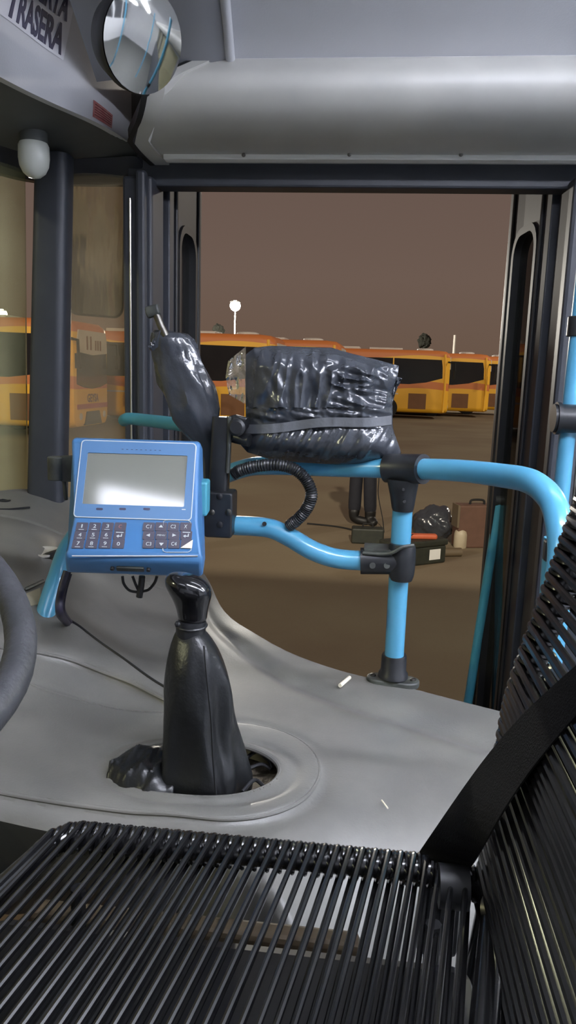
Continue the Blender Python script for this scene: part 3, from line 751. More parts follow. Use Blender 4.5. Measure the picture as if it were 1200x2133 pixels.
# keypads
kl = [['1', '2', '3', 'C'], ['4', '5', '6', '<-'], ['7', '8', '9', '0']]
kr = [['C1', 'up', 'C2', 'X'], ['left', 'MENU', 'right', '<-'], ['C3', 'down', 'C4', 'half']]
def tri(bm, cx, cy, r, ang, mx, z0, z1):
    prism(bm, [(cx + r * math.cos(ang + k * 2 * PI / 3), cy + r * .8 * math.sin(ang + k * 2 * PI / 3)) for k in range(3)], z0, z1, mx)
for names, (xa, xb), (ya, yb) in ((kl, ((171, 251), (163, 247)), (1098, 1134)), (kr, ((310, 387), (310, 389)), (1098, 1134))):
    for r_ in range(3):
        for c_ in range(4):
            t = r_ / 2; x0 = xa[0] + (xb[0] - xa[0]) * t; x1 = xa[1] + (xb[1] - xa[1]) * t
            c = onp(mK, x0 + (x1 - x0) * c_ / 3, ya + (yb - ya) * t)
            kw, kh = .0198, .0168
            bm = B(); prism(bm, [(c.x + x, c.y + y) for x, y in rrect(kw, kh, .0015, 3)], -.001, .0018, mK); k_ = obj('key', bm, M['key'], dv, smooth=False)
            s = names[r_][c_]; z0, z1 = .0018, .0023
            bm = B(); mm = M['print']
            if s in ('up', 'down', 'left', 'right'): tri(bm, c.x, c.y, .0045, {'up': PI / 2, 'down': -PI / 2, 'left': PI, 'right': 0}[s], mK, z0, z1)
            elif s == '<-':
                prism(bm, [(c.x + a, c.y + b) for a, b in ((-.005, -.002), (-.001, .001), (-.001, -.0012), (.003, -.0012), (.003, .003), (.0045, .003), (.0045, -.0028), (-.001, -.0028), (-.001, -.005))], z0, z1, mK)
                prism(bm, [(c.x + a, c.y + .0055 + b) for a, b in rrect(.013, .0014, .0005, 2)], z0, z1, mK)
            elif s == 'half':
                prism(bm, [(c.x + kw / 2, c.y - kh / 2), (c.x + kw / 2, c.y + kh / 2), (c.x - kw / 2, c.y - kh / 2)], z0, z1, mK); mm = M['paper']
            else:
                wd = .0022 if s == '1' else {1: .005, 2: .009, 4: .013}[len(s)]; hh = .007 if len(s) < 3 else .003
                bm.free(); bm = fit_text(s, wd, hh, .0003); xf(bm, mK @ Matrix.Translation((c.x, c.y + (.001 if s in '123456789' else 0), .0021)))
                if s in '123456789': prism(bm, [(c.x + a, c.y - .0058 + b) for a, b in rrect(.009, .001, .0004, 2)], z0, z1, mK)
                if s == 'C': mm = M['red']
            q = obj('key_symbol', bm, mm, k_, smooth=False)
# bracket lines around the right pad
bm = B()
for ys in (1, -1):
    a_ = [onp(mK, px, py) for px, py in (((340, 1096), (341, 1087), (346, 1084), (390, 1084), (396, 1087), (398, 1092)) if ys > 0 else ((339, 1143), (340, 1148), (346, 1151), (392, 1151), (398, 1147), (399, 1137)))]
    bm = B(); tube(bm, [mK @ Vector((p.x, p.y, .0012)) for p in a_], .0007, 6)
    obj('pad_outline', bm, M['print'], dv)
# groove above the lip, port underneath
bm = B(); a_ = onp(mK, 150, 1158); b_ = onp(mK, 412, 1158); tube(bm, [mK @ Vector((a_.x, a_.y, .0)), mK @ Vector((b_.x, b_.y, .0))], .0012, 6); obj('lip_line', bm, M['print'], dv)
mU, hU = plane_mx(prof[7][0], prof[7][1], prof[6][0], prof[6][1])
c = onp(mU, 272, 1183)
bm = B(); prism(bm, [(c.x + x, c.y + y) for x, y in rrect(.047, .010, .002, 4)], -.001, .004, mU); obj('port', bm, M['dusty'], dv)
for s in (-1, 1):
    bm = B(); lathe(bm, [(.0035, 0), (.0035, .005), (.002, .006)], mU @ Matrix.Translation((c.x + s * .031, c.y, 0)), 10); obj('port_screw', bm, M['rubber'], dv)
# cables hanging from under the console (mesh in world, converted to local)
for pts in (((255, 1200), (258, 1216), (270, 1230), (290, 1234)), ((276, 1200), (282, 1216), (292, 1238)), ((296, 1200), (294, 1220), (290, 1244)), ((327, 1200), (322, 1214), (310, 1228), (296, 1232))):
    bm = B(); tube(bm, smooth_path([DL(a, b, .035) for a, b in pts], 6), .0026 if pts[0][0] != 296 else .006, 8); obj('cable', bm, M['rubber'], dv)
# side flange at the right, mount knob at left
bm = B(); box(bm, (.105, .05, .10), (.122, .10, zt(1000, .05))); obj('side_bracket', bm, M['teal'], dv, smooth=False, bevel=.004)
c = DL(133, 976, .11); bm = B(); tube(bm, [c + Vector((-.014, 0, .022)), c + Vector((-.014, 0, -.022)), ], .016, 16); box(bm, (c.x - .004, c.y - .008, c.z - .024), (-.10, c.y + .012, c.z + .024)); tube(bm, [c + Vector((.0, 0, -.02)), c + Vector((.003, 0, -.06))], .004, 8); obj('side_knob', bm, M['dusty'], dv, bevel=.003)

# cable running down along the blue leg
bm = B(); tube(bm, smooth_path(W([(140, 1190, 1.30), (128, 1230, 1.285), (124, 1275, 1.27)]) + [on_cover(142, 1308) + Vector((0, 0, .008))], 8), .0075, 10)
tube(bm, smooth_path(W([(146, 1195, 1.31), (136, 1230, 1.30), (132, 1270, 1.29)]) + [on_cover(150, 1305) + Vector((0, 0, .006))], 8), .004, 8)
tag(obj('power_cable', bm, mat('purple_black_cable', (34, 30, 48), .5, var=(20, (44, 40, 58), .5))), 'dark purple cable running down beside the left foot of the handrail', 'cable')

# ------------------------------------------------ mount post and clamp block
mt = thing('mount_post', 'black square mount post clamped to the lower blue rail', 'bracket', P(460, 1115, 1.44))
bm = B(); c0 = P(460, 1068, 1.44); mx_ = align(c0, Vector((0, -1, .0)), (1, .1, 0)); hw = 29 * m_per_px(c0); hh = 47 * m_per_px(c0)
prism(bm, rrect(hw * 2, hh * 2, .006, 4), -.03, .03, mx_); obj('clamp_block', bm, M['clamp'], mt, bevel=.003)
for px, py, r_, m_ in ((458, 1034, .006, 'rubber'), (442, 1067, .0055, 'steel'), (476, 1067, .0065, 'steel'), (458, 1093, .0065, 'rubber')):
    bm = B(); cc = P(px, py, 1.41); lathe(bm, [(r_, 0), (r_, .002), (r_ * .6, .0035)], align(cc, (-.1, -1, .0)), 14); obj('screw', bm, M[m_], mt)
bm = B(); pts = W([(456, 1030, 1.45), (460, 950, 1.45), (464, 868, 1.45)]); hw2 = 19 * m_per_px(c0)
rings = [[p + Vector((a, b, 0)) for a, b in rrect(hw2 * 2, .036, .006, 3)] for p in pts]; loft(bm, rings); obj('post', bm, M['clamp'], mt)
bm = B(); tube(bm, W([(474, 985, 1.43), (477, 930, 1.43), (478, 868, 1.43)]), .004, 8); obj('post_edge', bm, M['dusty'], mt)
# side arm to the bagged screen
bm = B(); tube(bm, W([(470, 880, 1.45), (492, 875, 1.44), (515, 882, 1.43)]), .011, 12); tube(bm, W([(470, 905, 1.45), (495, 912, 1.44), (520, 918, 1.43)]), .012, 12)
lathe(bm, [(.014, -.012), (.017, -.006), (.017, .008), (.012, .012)], align(P(494, 890, 1.42), (0, -1, 0)), 16); obj('side_arm', bm, M['clamp'], mt)
settle(mt)
# corrugated hose
hz = smooth_path(W([(484, 990, 1.44), (500, 980, 1.44), (535, 971, 1.43), (575, 968, 1.42), (612, 977, 1.42), (638, 1000, 1.42), (649, 1030, 1.42), (640, 1058, 1.425), (622, 1080, 1.43), (602, 1096, 1.44)]), 22)
bm = B(); tube(bm, hz, .011, 14, rfun=lambda t: .0112 + .0013 * math.sin(t * 2 * PI * 62))
tag(obj('corrugated_hose', bm, M['clamp']), 'black corrugated cable hose looping from the mount post to the lower rail', 'hose')

# ------------------------------------------------ bagged screen
bs = thing('bagged_screen', 'flat screen wrapped in crinkled black plastic with a grey tape band', 'wrapped screen', P(665, 965, 1.45))
top = [(508, 742), (530, 724), (565, 720), (620, 722), (690, 724), (730, 736), (780, 748), (830, 762)]
bot = [(500, 925), (515, 942), (555, 955), (620, 963), (700, 968), (760, 966), (810, 958), (834, 944)]
def edge(pl, t):
    xs_ = [p[0] for p in pl]; x = xs_[0] + (xs_[-1] - xs_[0]) * t; return x, float(np.interp(x, xs_, [p[1] for p in pl]))
def sidex(v):  # tapering left and right silhouettes
    l = float(np.interp(v, [0, .15, .45, .72, .84, 1], [508, 510, 511, 512, 508, 500])); r = float(np.interp(v, [0, .12, .3, .5, .68, .75, .9, 1], [831, 828, 816, 818, 818, 820, 830, 836]))
    return l, r
def crinkle(px, py):
    v = (py - 725) / 240
    d = 0
    if v > .70:   # pulled pleats below the tape
        q = (px + (py - 900) * .55) / 9
        d += .0055 * nz((q * .55, py / 70, 3)) + .003 * nz((q * 1.2, py / 90, 7))
    elif v > .52:  # long slanted creases above the tape
        q = (py * 1.0 - (px - 510) * .16) / 7
        d += .0055 * nz((q * .6, px / 130, 5)) + .002 * nz((px / 10, py / 8, 2))
    else:
        q = (px + (py - 760) * .18) / 15
        d += .0075 * (abs(nz((q * .5, py / 110, 1))) * 2 - .6) + .004 * nz((px / 16, py / 26, 9))
        if px > 660: d += sstep(660, 715, px) * .007 * (abs(nz((px / 70 + py / 60, py / 17 - px / 60, 4))) * 2 - .5)
    return d
def bagsurf(back):
    def fn(u, v):
        xt, yt = edge(top, u); xb, yb = edge(bot, u)
        py = yt + (yb - yt) * v; l, r = sidex(v); px = l + (r - l) * u
        e = min(1, 4.5 * u, 4.5 * (1 - u)); e2 = min(1, 5 * v, 5 * (1 - v)); bul = (1 - (1 - e) ** 2) * (1 - (1 - e2) ** 2)
        cr = crinkle(px, py)
        Y = 1.455 + (.012 if back else 0) + (.045 * bul if back else -(.050 * bul) + cr * 1.3 * (.35 + .65 * bul))
        if not back:
            band = 868 + 22 * (1 - u) * .6
            Y += .007 * math.exp(-((py - band - 12) / 16) ** 2) * bul
        return P(px, py, Y)
    return fn
bm = B(); fr = grid(bm, bagsurf(False), 150, 110); bk = grid(bm, bagsurf(True), 30, 22)
def border(g_): 
    return [r[0] for r in g_] + g_[-1][1:] + [r[-1] for r in reversed(g_[:-1])] + list(reversed(g_[0][1:-1]))
bf, bb = border(fr), border(bk)
bbx = [bb[int(i * len(bb) / len(bf)) % len(bb)] for i in range(len(bf))]
for i in range(len(bf)):
    j = (i + 1) % len(bf)
    f_ = [bf[i], bf[j], bbx[j]] + ([bbx[i]] if bbx[i] is not bbx[j] else [])
    try: bm.faces.new(f_)
    except ValueError: pass
obj('plastic_wrap', bm, M['bag'], bs)
# tape band
bm = B(); L_, R_ = [], []
for k in range(41):
    u = k / 40; px = 508 + 308 * u
    yt_ = 884 - 20 * u + 3 * math.sin(u * 9); yb_ = yt_ + 19
    f0 = bagsurf(False)
    def yof(py):
        xt, a_ = edge(top, u); xb, b_ = edge(bot, u); v = (py - a_) / (b_ - a_); return f0(max(.004, min(.996, (px - sidex(v)[0]) / (sidex(v)[1] - sidex(v)[0]))), v).y
    L_.append(P(px, yt_, min(yof(yt_), yof(yb_)) - .004)); R_.append(P(px, yb_, min(yof(yt_), yof(yb_)) - .004))
strip(bm, L_, R_, .0012); t_ = obj('tape_band', bm, M['tape'], bs); t_['label'] = 'dull grey tape band'
# torn clear flap at left and ragged corner at right
bm = B(); grid(bm, lambda u, v: P(470 + 42 * u + 12 * (1 - u) * abs(v - .45), 752 + (722 - 752) * u + v * (70 - 10 * u + 60 * u * v), 1.45 + .008 * nz((u * 4, v * 5, 8))), 14, 18)
o_f = obj('torn_flap', bm, M['film'], bs); o_f['label'] = 'translucent torn film flap'
bm = B(); grid(bm, lambda u, v: P(812 + 26 * u * (1 - .3 * v) - 6 * v, 782 + 6 * u + v * (95 - 70 * u), 1.46 + .012 * nz((u * 5, v * 6, 3))), 10, 14); ob = obj('loose_corner', bm, M['bag'], bs); ob.modifiers.new('s', 'SOLIDIFY').thickness = .001
settle(bs)
# bagged arm --------------------------------------------------------
ba = thing('wrapped_device', 'slanted device wrapped in black plastic with a bare metal tip on top', 'wrapped device', P(425, 930, 1.46))
rows = [(688, 322, 352), (694, 316, 388), (704, 314, 400), (718, 316, 409), (735, 318, 415), (755, 321, 423), (778, 326, 434), (800, 332, 445), (825, 342, 452), (850, 350, 455), (875, 358, 456), (900, 378, 457), (925, 405, 456), (960, 418, 452), (1000, 424, 450)]
def wr(a, z): return .09 * (1 - 2 * abs(nz((math.cos(a - .6) * 1.6 + z * 9, math.sin(a) * 1.6, z * 5 + 4)))) - .05 + .10 * nz((math.cos(a) * 2.2, math.sin(a) * 2.2, z * 22)) + .07 * nz((math.cos(a) * 6, math.sin(a) * 6, z * 12)) + .05 * abs(nz((math.cos(a) * 3 + z * 30, math.sin(a) * 3, z * 30)))
rows2 = []
for (a0, l0, r0), (a1, l1, r1) in zip(rows[:-1], rows[1:]):
    for k in range(4): t = k / 4; rows2.append((a0 + (a1 - a0) * t, l0 + (l1 - l0) * t, r0 + (r1 - r0) * t))
rows2.append(rows[-1])
bm = B(); loft(bm, ring_rows(rows2, 1.50, 56, .62, wr)); obj('plastic_wrap', bm, M['bag'], ba)
bm = B()
for k in range(9):
    a = k / 8; p0 = P(318 + 6 * a, 726 - 6 * a, 1.46); p1 = P(308 + 26 * a, 722 - 34 * a + 6 * (k % 2), 1.45); tube(bm, [p0, (p0 + p1) / 2 + Vector((0, -.004, .002)), p1], [.006, .004, .0015], 6)
obj('gathered_fringe', bm, M['bag'], ba)
bm = B(); tube(bm, W([(346, 700, 1.48), (336, 680, 1.48), (326, 655, 1.48)]), .0075, 12); obj('metal_arm', bm, M['steel'], ba)
bm = B(); c = P(320, 648, 1.48); tube(bm, [c + Vector((-.014, 0, -.004)), c + Vector((.012, 0, .004))], .0115, 14); obj('arm_tip', bm, M['dusty'], ba, bevel=.003)
settle(ba)

# ================================================================== SEAT
st = thing('driver_seat', 'driver seat of black vinyl cords wound round a tube frame', 'seat', (-.1, .5, 1.0))
ZS = 1.484; FYs = .728; NYs = .235; RC = .0029
bm = B()
fp = []
def corner(cx, cy, a0, r=.05): return [Vector((cx + r * math.cos(a0 + PI / 2 * k / 6), cy + r * math.sin(a0 + PI / 2 * k / 6), ZS)) for k in range(7)]
fp = corner(.10, FYs - .05, 0) + corner(-.29, FYs - .035, PI / 2, .035) + [v + Vector((-.085, 0, 0)) for v in corner(-.29, NYs + .05, PI)] + [v + Vector((-.085, 0, 0)) for v in corner(.10, NYs + .05, 1.5 * PI)]
tube(bm, fp, .0125, 14, closed=True); obj('seat_frame', bm, M['cord'], st)
bm = B()
def cord_loop(x0, x1, ztop, sag=0):
    R = .0125 + RC
    pts = []
    for k in range(9):   # top run near -> far, slight sag
        t = k / 8; pts.append(Vector((x0 - .085 * (1 - t), NYs + (FYs - NYs) * t, ZS + R - sag * math.sin(PI * t))))
    for k in range(1, 9):
        a = PI / 2 - PI * k / 8; pts.append(Vector((x0 + (x1 - x0) * .25 * k / 8, FYs + R * math.cos(a), ZS + R * math.sin(a))))
    for k in range(1, 9):
        t = 1 - k / 8; pts.append(Vector((x0 + (x1 - x0) * (.25 + .5 * k / 8) - .085 * (1 - t), NYs + (FYs - NYs) * t, ZS - R)))
    return pts
XL, XR_, NC = -.321, .128, 34
for i in range(NC):
    x = XL + (XR_ - XL) * i / (NC - 1)
    def fy(x):
        return 0
    pts = cord_loop(x, x + (XR_ - XL) / NC, ZS, .004)
    # pull round the front corner
    cut = 0
    if x < -.29: cut = .035 - math.sqrt(max(0, .035 ** 2 - (-.29 - x) ** 2))
    if x > .10: cut = .05 - math.sqrt(max(0, .05 ** 2 - (x - .10) ** 2))
    for p in pts: p.y -= cut * sstep(.5, .73, p.y)
    tube(bm, pts, RC, 8)
    # extra turns round the rail between strands
    for q in (.34, .68):
        xx = x + (XR_ - XL) / NC * q; cut2 = 0
        if xx < -.29: cut2 = .035 - math.sqrt(max(0, .035 ** 2 - (-.29 - xx) ** 2))
        if xx > .10: cut2 = .05 - math.sqrt(max(0, .05 ** 2 - (xx - .10) ** 2))
        R = .0125 + RC * .9
        tube(bm, [Vector((xx + .002 * math.sin(a), FYs - cut2 + R * math.cos(a), ZS + R * math.sin(a))) for a in np.linspace(0, 2 * PI, 17)[:-1]], RC * .9, 6, closed=True)
obj('seat_cords', bm, M['cord'], st)
# lower cross frame and pedestal under the cords
bm = B(); tube(bm, [(-.30, .66, 1.40), (.12, .66, 1.40)], .012, 12); tube(bm, [(-.30, .30, 1.40), (.12, .30, 1.40)], .012, 12)
for x in (-.30, .12): tube(bm, [(x, .30, 1.40), (x, .66, 1.40)], .012, 12)
for x in (-.27, .09):
    for y in (.30, .66): tube(bm, [(x, y, 1.40), (x, y, 1.475)], .008, 8)
obj('under_frame', bm, M['rubber'], st)
bm = B(); box(bm, (-.36, .22, 1.40), (.13, .655, 1.445)); box(bm, (-.26, .28, 1.0), (.10, .64, 1.40)); obj('pedestal', bm, M['rubber'], st, smooth=False, bevel=.02)
bm = B(); box(bm, (-.33, .665, 1.30), (.02, .69, 1.436)); obj('slat_panel', bm, M['panel_tan'], st, smooth=False, bevel=.006)
bm = B(); box(bm, (-.345, .66, 1.0), (.06, .70, 1.395)); obj('front_skirt', bm, M['rubber'], st, smooth=False, bevel=.006)
# backrest
RA = [P(1022, 1870, .715), P(1045, 1700, .715), P(1075, 1520, .715), P(1098, 1425, .715), P(1150, 1280, .715), P(1205, 1130, .715), P(1250, 1010, .715)]
RA = smooth_path(RA, 8)
NYB = .21
bm = B(); tube(bm, [RA[0] + Vector((-.01, 0, -.10))] + RA, .012, 12); RB = [Vector((p.x + .0, NYB, p.z)) for p in RA]; tube(bm, [RB[0] + Vector((-.01, 0, -.10))] + RB, .012, 12)
tube(bm, [RA[-1], RB[-1]], .012, 12); obj('back_frame', bm, M['cord'], st)
bm = B(); NB = 36
for i in range(NB):
    t = i / (NB - 1); a = on(RA, t); b = on(RB, t); tg = (on(RA, min(1, t + .02)) - on(RA, max(0, t - .02))).normalized(); nrm = Vector((-tg.z, 0, tg.x))
    if nrm.x > 0: nrm = -nrm
    R = .012 + RC; pts = []
    dz = tg * ((RA[0] - RA[-1]).length / NB)
    for k in range(9):
        s = k / 8; pts.append(b.lerp(a, s) + nrm * R - nrm * .02 * math.sin(PI * s) * 0)
    for k in range(1, 9):
        an = PI * k / 8; pts.append(a + nrm * R * math.cos(an) + Vector((0, 1, 0)) * R * math.sin(an) + dz * .3 * k / 8)
    for k in range(1, 9):
        s = 1 - k / 8; pts.append(b.lerp(a, s) - nrm * R + dz * (.3 + .5 * k / 8))
    tube(bm, pts, .0038, 8)
    for q in (.45,):
        c = on(RA, min(1, t + q / NB)); tube(bm, [c + nrm * R * math.cos(an) + Vector((0, 1, 0)) * R * math.sin(an) for an in np.linspace(0, 2 * PI, 15)[:-1]], RC * .9, 6, closed=True)
obj('back_cords', bm, M['cord'], st)
# hinge bracket, bolt
bm = B(); c = P(975, 1850, .70); tube(bm, [c + Vector((-.03, .0, 0)), c + Vector((.0, 0, 0))], .022, 16); c = P(1008, 1888, .69); lathe(bm, [(.013, 0), (.013, .012), (.008, .016)], align(c, (.9, -.3, .1)), 14); obj('hinge', bm, M['rubber'], st)
bm = B(); c = P(1012, 1890, .67); lathe(bm, [(.012, 0), (.012, .008), (.007, .012)], align(c, (.8, -.5, .3)), 14); obj('hinge_bolt', bm, M['steel'], st)
settle(st)
# belt
bl = thing('seat_belt', 'wide black seat belt webbing stretched across the backrest side', 'seat belt', P(930, 1790, .74))
ba_n = (RA[-1] - RA[0]).normalized(); ba_n = Vector((-ba_n.z, 0, ba_n.x))
def onback(px, py, lift): return PP(px, py, RA[0] + ba_n * lift, ba_n)
Lp = smooth_path([P(866, 1785, .735)] + [onback(a, b, c) for a, b, c in ((960, 1648, .05), (1020, 1567, .045), (1085, 1492, .04), (1150, 1430, .036), (1215, 1372, .034))], 6)
Rp = smooth_path([P(978, 1812, .715)] + [onback(a, b, c) for a, b, c in ((1040, 1702, .05), (1085, 1632, .045), (1130, 1572, .04), (1180, 1512, .036), (1240, 1450, .034))], 6)
bm = B(); strip(bm, Lp, Rp, .0015); obj('webbing', bm, M['webbing'], bl); 
bm = B(); c = P(925, 1815, .735); box(bm, (c.x - .024, c.y - .008, c.z - .10), (c.x + .02, c.y + .004, c.z - .002)); obj('anchor', bm, M['rubber'], bl, smooth=False, bevel=.006)
settle(bl)

# ================================================================== STEERING WHEEL
sw_ = thing('steering_wheel', 'dark grey steering wheel rim at the left edge', 'steering wheel', (-.52, .56, 1.77))
wc = P(32, 1268, .62) ; WR = .225
wn = Vector((.42, -.10, .90)).normalized()
side = Vector((.80, .60, 0)); side = (side - wn * side.dot(wn)).normalized()
ctr = wc - side * WR; v2 = wn.cross(side)
bm = B(); tube(bm, [ctr + (side * math.cos(a) + v2 * math.sin(a)) * WR for a in np.linspace(0, 2 * PI, 65)[:-1]], .0135, 16, closed=True); obj('rim', bm, M['wheel'], sw_)
bm = B()
for a in (PI * .5 + .3, PI * 1.5 - .3, PI):
    tube(bm, [ctr - wn * .05, ctr - wn * .035 + (side * math.cos(a) + v2 * math.sin(a)) * WR * .5, ctr + (side * math.cos(a) + v2 * math.sin(a)) * WR], .012, 10)
obj('spokes', bm, M['wheel'], sw_)
bm = B(); lathe(bm, [(.05, -.07), (.065, -.05), (.06, -.03), (.03, -.022)], align(ctr, wn), 24); obj('hub', bm, M['wheel'], sw_)
bm = B(); tube(bm, [ctr - wn * .05, ctr - wn * .45], .03, 14); obj('column', bm, M['rubber'], sw_)
settle(sw_)

# ================================================================== SMALL THINGS
bm = B(); a = on_cover(708, 1433) + Vector((0, 0, .005)); b = on_cover(728, 1416) + Vector((0, 0, .005)); tube(bm, [a, (a + b) / 2, b], .0042, 10)
tag(obj('cigarette_end', bm, M['paper']), 'small white rolled stub lying on the engine cover left of the pole foot', 'cigarette end')
bm = B(); a = on_cover(795, 1668) + Vector((0, 0, .001)); b = on_cover(808, 1685) + Vector((0, 0, .001)); tube(bm, [a, b], .0012, 6)
tag(obj('paper_thread', bm, M['paper']), 'tiny white thread on the engine cover near the seat', 'scrap')
# oval recess, its white reflection put into the pale colour, with black wedge
bm = B(); c = on_cover(93, 1150); mx_ = align(c, (0, -.1, 1), (1, -.1, 0)); lathe(bm, [(.036, -.002), (.036, .003), (.030, .004), (.026, .0015)], mx_ @ Matrix.Diagonal((1, 1.0, 1, 1)), 32)
tag(obj('oval_tray', bm, mat('tray_reflection_grey', (170, 166, 156), .35, var=(10, (150, 146, 138), .5))), 'oval tray in the dashboard left of the console, coloured pale for a reflection', 'tray')
bm = B(); c = on_cover(105, 1163); mx_ = align(c + Vector((0, 0, .004)), (0, 0, 1), (1, .15, 0)); loft(bm, [[mx_ @ Vector(p) for p in ((-.026, -.012, 0), (.03, -.012, 0), (.03, .014, 0), (-.026, .014, 0))], [mx_ @ Vector(p) for p in ((-.022, -.010, .004), (.03, -.010, .022), (.03, .012, .022), (-.022, .012, .004))]])
tag(obj('rocker_switch', bm, M['rubber'], bevel=.002), 'black wedge switch in front of the pale oval tray', 'switch')
bm = B(); a = on_cover(52, 1234) + Vector((0, 0, .006)); b = on_cover(90, 1216) + Vector((0, 0, .006)); tube(bm, [a, a.lerp(b, .1), b], [.002, .0045, .0045], 8)
tag(obj('pen', bm, M['dusty']), 'dark pen lying on the dashboard beside the handrail foot', 'pen')
bm = B(); q = [on_cover(a, b) + Vector((0, 0, .003)) for a, b in ((55, 1240), (84, 1228), (86, 1262), (58, 1266))]; loft(bm, [q, [p + Vector((0, 0, .0012)) for p in q]])
tag(obj('paper_slip', bm, mat('beige_slip', (150, 142, 118), .7, var=(20, (136, 128, 106), .5)), smooth=False), 'beige paper slip on the dashboard under the pen', 'paper')
# wiper outside the windscreen
wp = thing('windscreen_wiper', 'black wiper pivot outside the windscreen at the far left edge', 'wiper', P(8, 1052, 1.98))
bm = B(); c = P(6, 1050, 1.97); lathe(bm, [(.03, -.02), (.03, .004), (.02, .012)], align(c, (0, 0, 1)), 16); tube(bm, W([(-60, 1060, 1.9), (6, 1046, 1.97), (26, 1050, 1.98)]), .010, 8); obj('pivot', bm, M['rubber'], wp); 
bm = B(); tube(bm, W([(-40, 1062, 1.86), (20, 1061, 1.90), (62, 1057, 1.94)]), .003, 6); obj('blade', bm, M['rubber'], wp)
settle(wp)
# dome on the header
dm = thing('dome_camera', 'round white dome hanging below the front housing above the windscreen post', 'dome camera', P(70, 305, 1.75))
c = P(71, 336, 1.98); r = 32 * m_per_px(c); bm = B()
lathe(bm, [(r * .86, r * 1.15), (r * .98, r * .9), (r, .2 * r), (r * .93, -.3 * r), (r * .72, -.72 * r), (r * .4, -.98 * r), (r * .1, -1.06 * r)], align(c, (0, 0, 1)), 28); obj('dome', bm, M['dome'], dm)
bm = B(); lathe(bm, [(r * .9, r * 1.1), (r * .9, r * 1.1 + .03)], align(c, (0, 0, 1)), 20); obj('base', bm, M['under'], dm)
settle(dm)
# stickers
def fas_find(px, py):
    """(t, h) of the fascia point seen at a pixel"""
    best = None
    t0, h0, dt, dh = .6, .12, .4, .14
    Mi = (Matrix.Translation(CAMLOC) @ CAMROT).inverted()
    for _ in range(14):
        cand = []
        for i in range(-5, 6):
            for j in range(-5, 6):
                t, h = min(1, max(0, t0 + dt * i / 5)), min(.34, max(-.02, h0 + dh * j / 5)); q = Mi @ fas_pt(t, h)
                if q.z > -.05: continue
                cand.append(((600 - F * q.x / q.z - px) ** 2 + (1066.5 + F * q.y / q.z - py) ** 2, t, h))
        e, t0, h0 = min(cand); dt *= .45; dh *= .45
    return t0, h0
quad = [fas_find(a, b) for a, b in ((0, 30), (131, 126), (152, 20), (30, -60))]   # BL, BR, right-mid, left-up
bl_, br_, rm_, _u = quad
ht = abs(fas_find(152, 20)[1] - br_[1]) / (106 / 150.)   # sticker height
length = .62
slope_t = (br_[0] - bl_[0]); 
def stick(u, v, lift):
    """u along the sticker from its right end (0) to its left, v up from its lower edge"""
    k = u * 2.1
    t = br_[0] + (bl_[0] - br_[0]) * k + (rm_[0] - br_[0]) * v / (106 / 150.)
    h = br_[1] + (bl_[1] - br_[1]) * k + ht * v
    return fas_pt(t, h, lift)
sg = thing('door_sign', 'white sign lettered PUERTA TRASERA on the front housing', 'sign', stick(.3, 0, .001))
bm = B(); A_ = grid(bm, lambda u, v: stick(u, v, .0015), 30, 8); obj('sign_sheet', bm, M['sticker'], sg)
def sign_text(s, u0, u1, v0, v1):
    t = fit_text(s, 1, 1, .0005, .03); bmesh.ops.triangulate(t, faces=t.faces[:]); bmesh.ops.subdivide_edges(t, edges=[e for e in t.edges if e.calc_length() > .06], cuts=1)
    for v in t.verts: v.co = stick(u1 + (u0 - u1) * (v.co.x + .5), v0 + (v1 - v0) * (v.co.y + .5), .0025 + v.co.z)
    return t
obj('lettering', sign_text('TRASERA', .025, .47, .035, .44), M['ink'], sg, smooth=False)
obj('lettering', sign_text('PUERTA', .03, .36, .49, .86), M['ink'], sg, smooth=False)
settle(sg)
qa = [fas_find(a, b) for a, b in ((192, 243), (232, 268), (234, 240), (194, 208))]
def redp(u, v, lift):
    b_ = (qa[0][0] + (qa[1][0] - qa[0][0]) * u, qa[0][1] + (qa[1][1] - qa[0][1]) * u); t_ = (qa[3][0] + (qa[2][0] - qa[3][0]) * u, qa[3][1] + (qa[2][1] - qa[3][1]) * u)
    return fas_pt(b_[0] + (t_[0] - b_[0]) * v, b_[1] + (t_[1] - b_[1]) * v, lift)
rs = thing('red_notice', 'small faded red notice sticker at the corner below the round mirror', 'sticker', redp(.5, 0, 0))
bm = B(); grid(bm, lambda u, v: redp(u, v, .0015), 6, 6); obj('notice_sheet', bm, M['red'], rs)
bm = B()
for v in (.2, .35, .5, .65, .82): tube(bm, [redp(u, v, .002) for u in (.08, .35, .6, .92)], .0008, 6)
obj('print_lines', bm, mat('dark_red_ink', (110, 58, 58), .6, var=(40, (126, 70, 68), .5)), rs)
settle(rs)
# round mirror
rm = thing('round_mirror', 'round convex mirror in a black rim above the corner', 'mirror', P(300, 85, 1.72))
c = P(296, 86, 1.55); toc = (CAMLOC - c).normalized()
mn = (toc + Vector((.80, .12, -.10))).normalized(); R = 97 * m_per_px(c)
mxm = align(c, mn, (0, 0, 1))
RS = .42
bm = B(); lathe(bm, [(R * (k / 10), math.sqrt(RS ** 2 - (R * k / 10) ** 2) - RS) for k in range(10, 0, -1)] + [(.0004, 0)], mxm @ Matrix.Translation((0, 0, .016)), 48); obj('mirror_glass', bm, M['mirror'], rm)
bm = B(); lathe(bm, [(R * .5, -.075), (R * .84, -.06), (R * 1.0, -.018), (R * 1.02, -.002), (R * 1.0, .002), (R * .97, -.003), (R * .4, -.012)], mxm, 48); obj('mirror_shell', bm, M['rubber'], rm)
bm = B(); tube(bm, [c - mn * .07, c - mn * .10 + Vector((-.01, .03, .06)), c + Vector((-.10, .10, .20))], .012, 10); obj('mirror_arm', bm, M['rubber'], rm)
settle(rm)
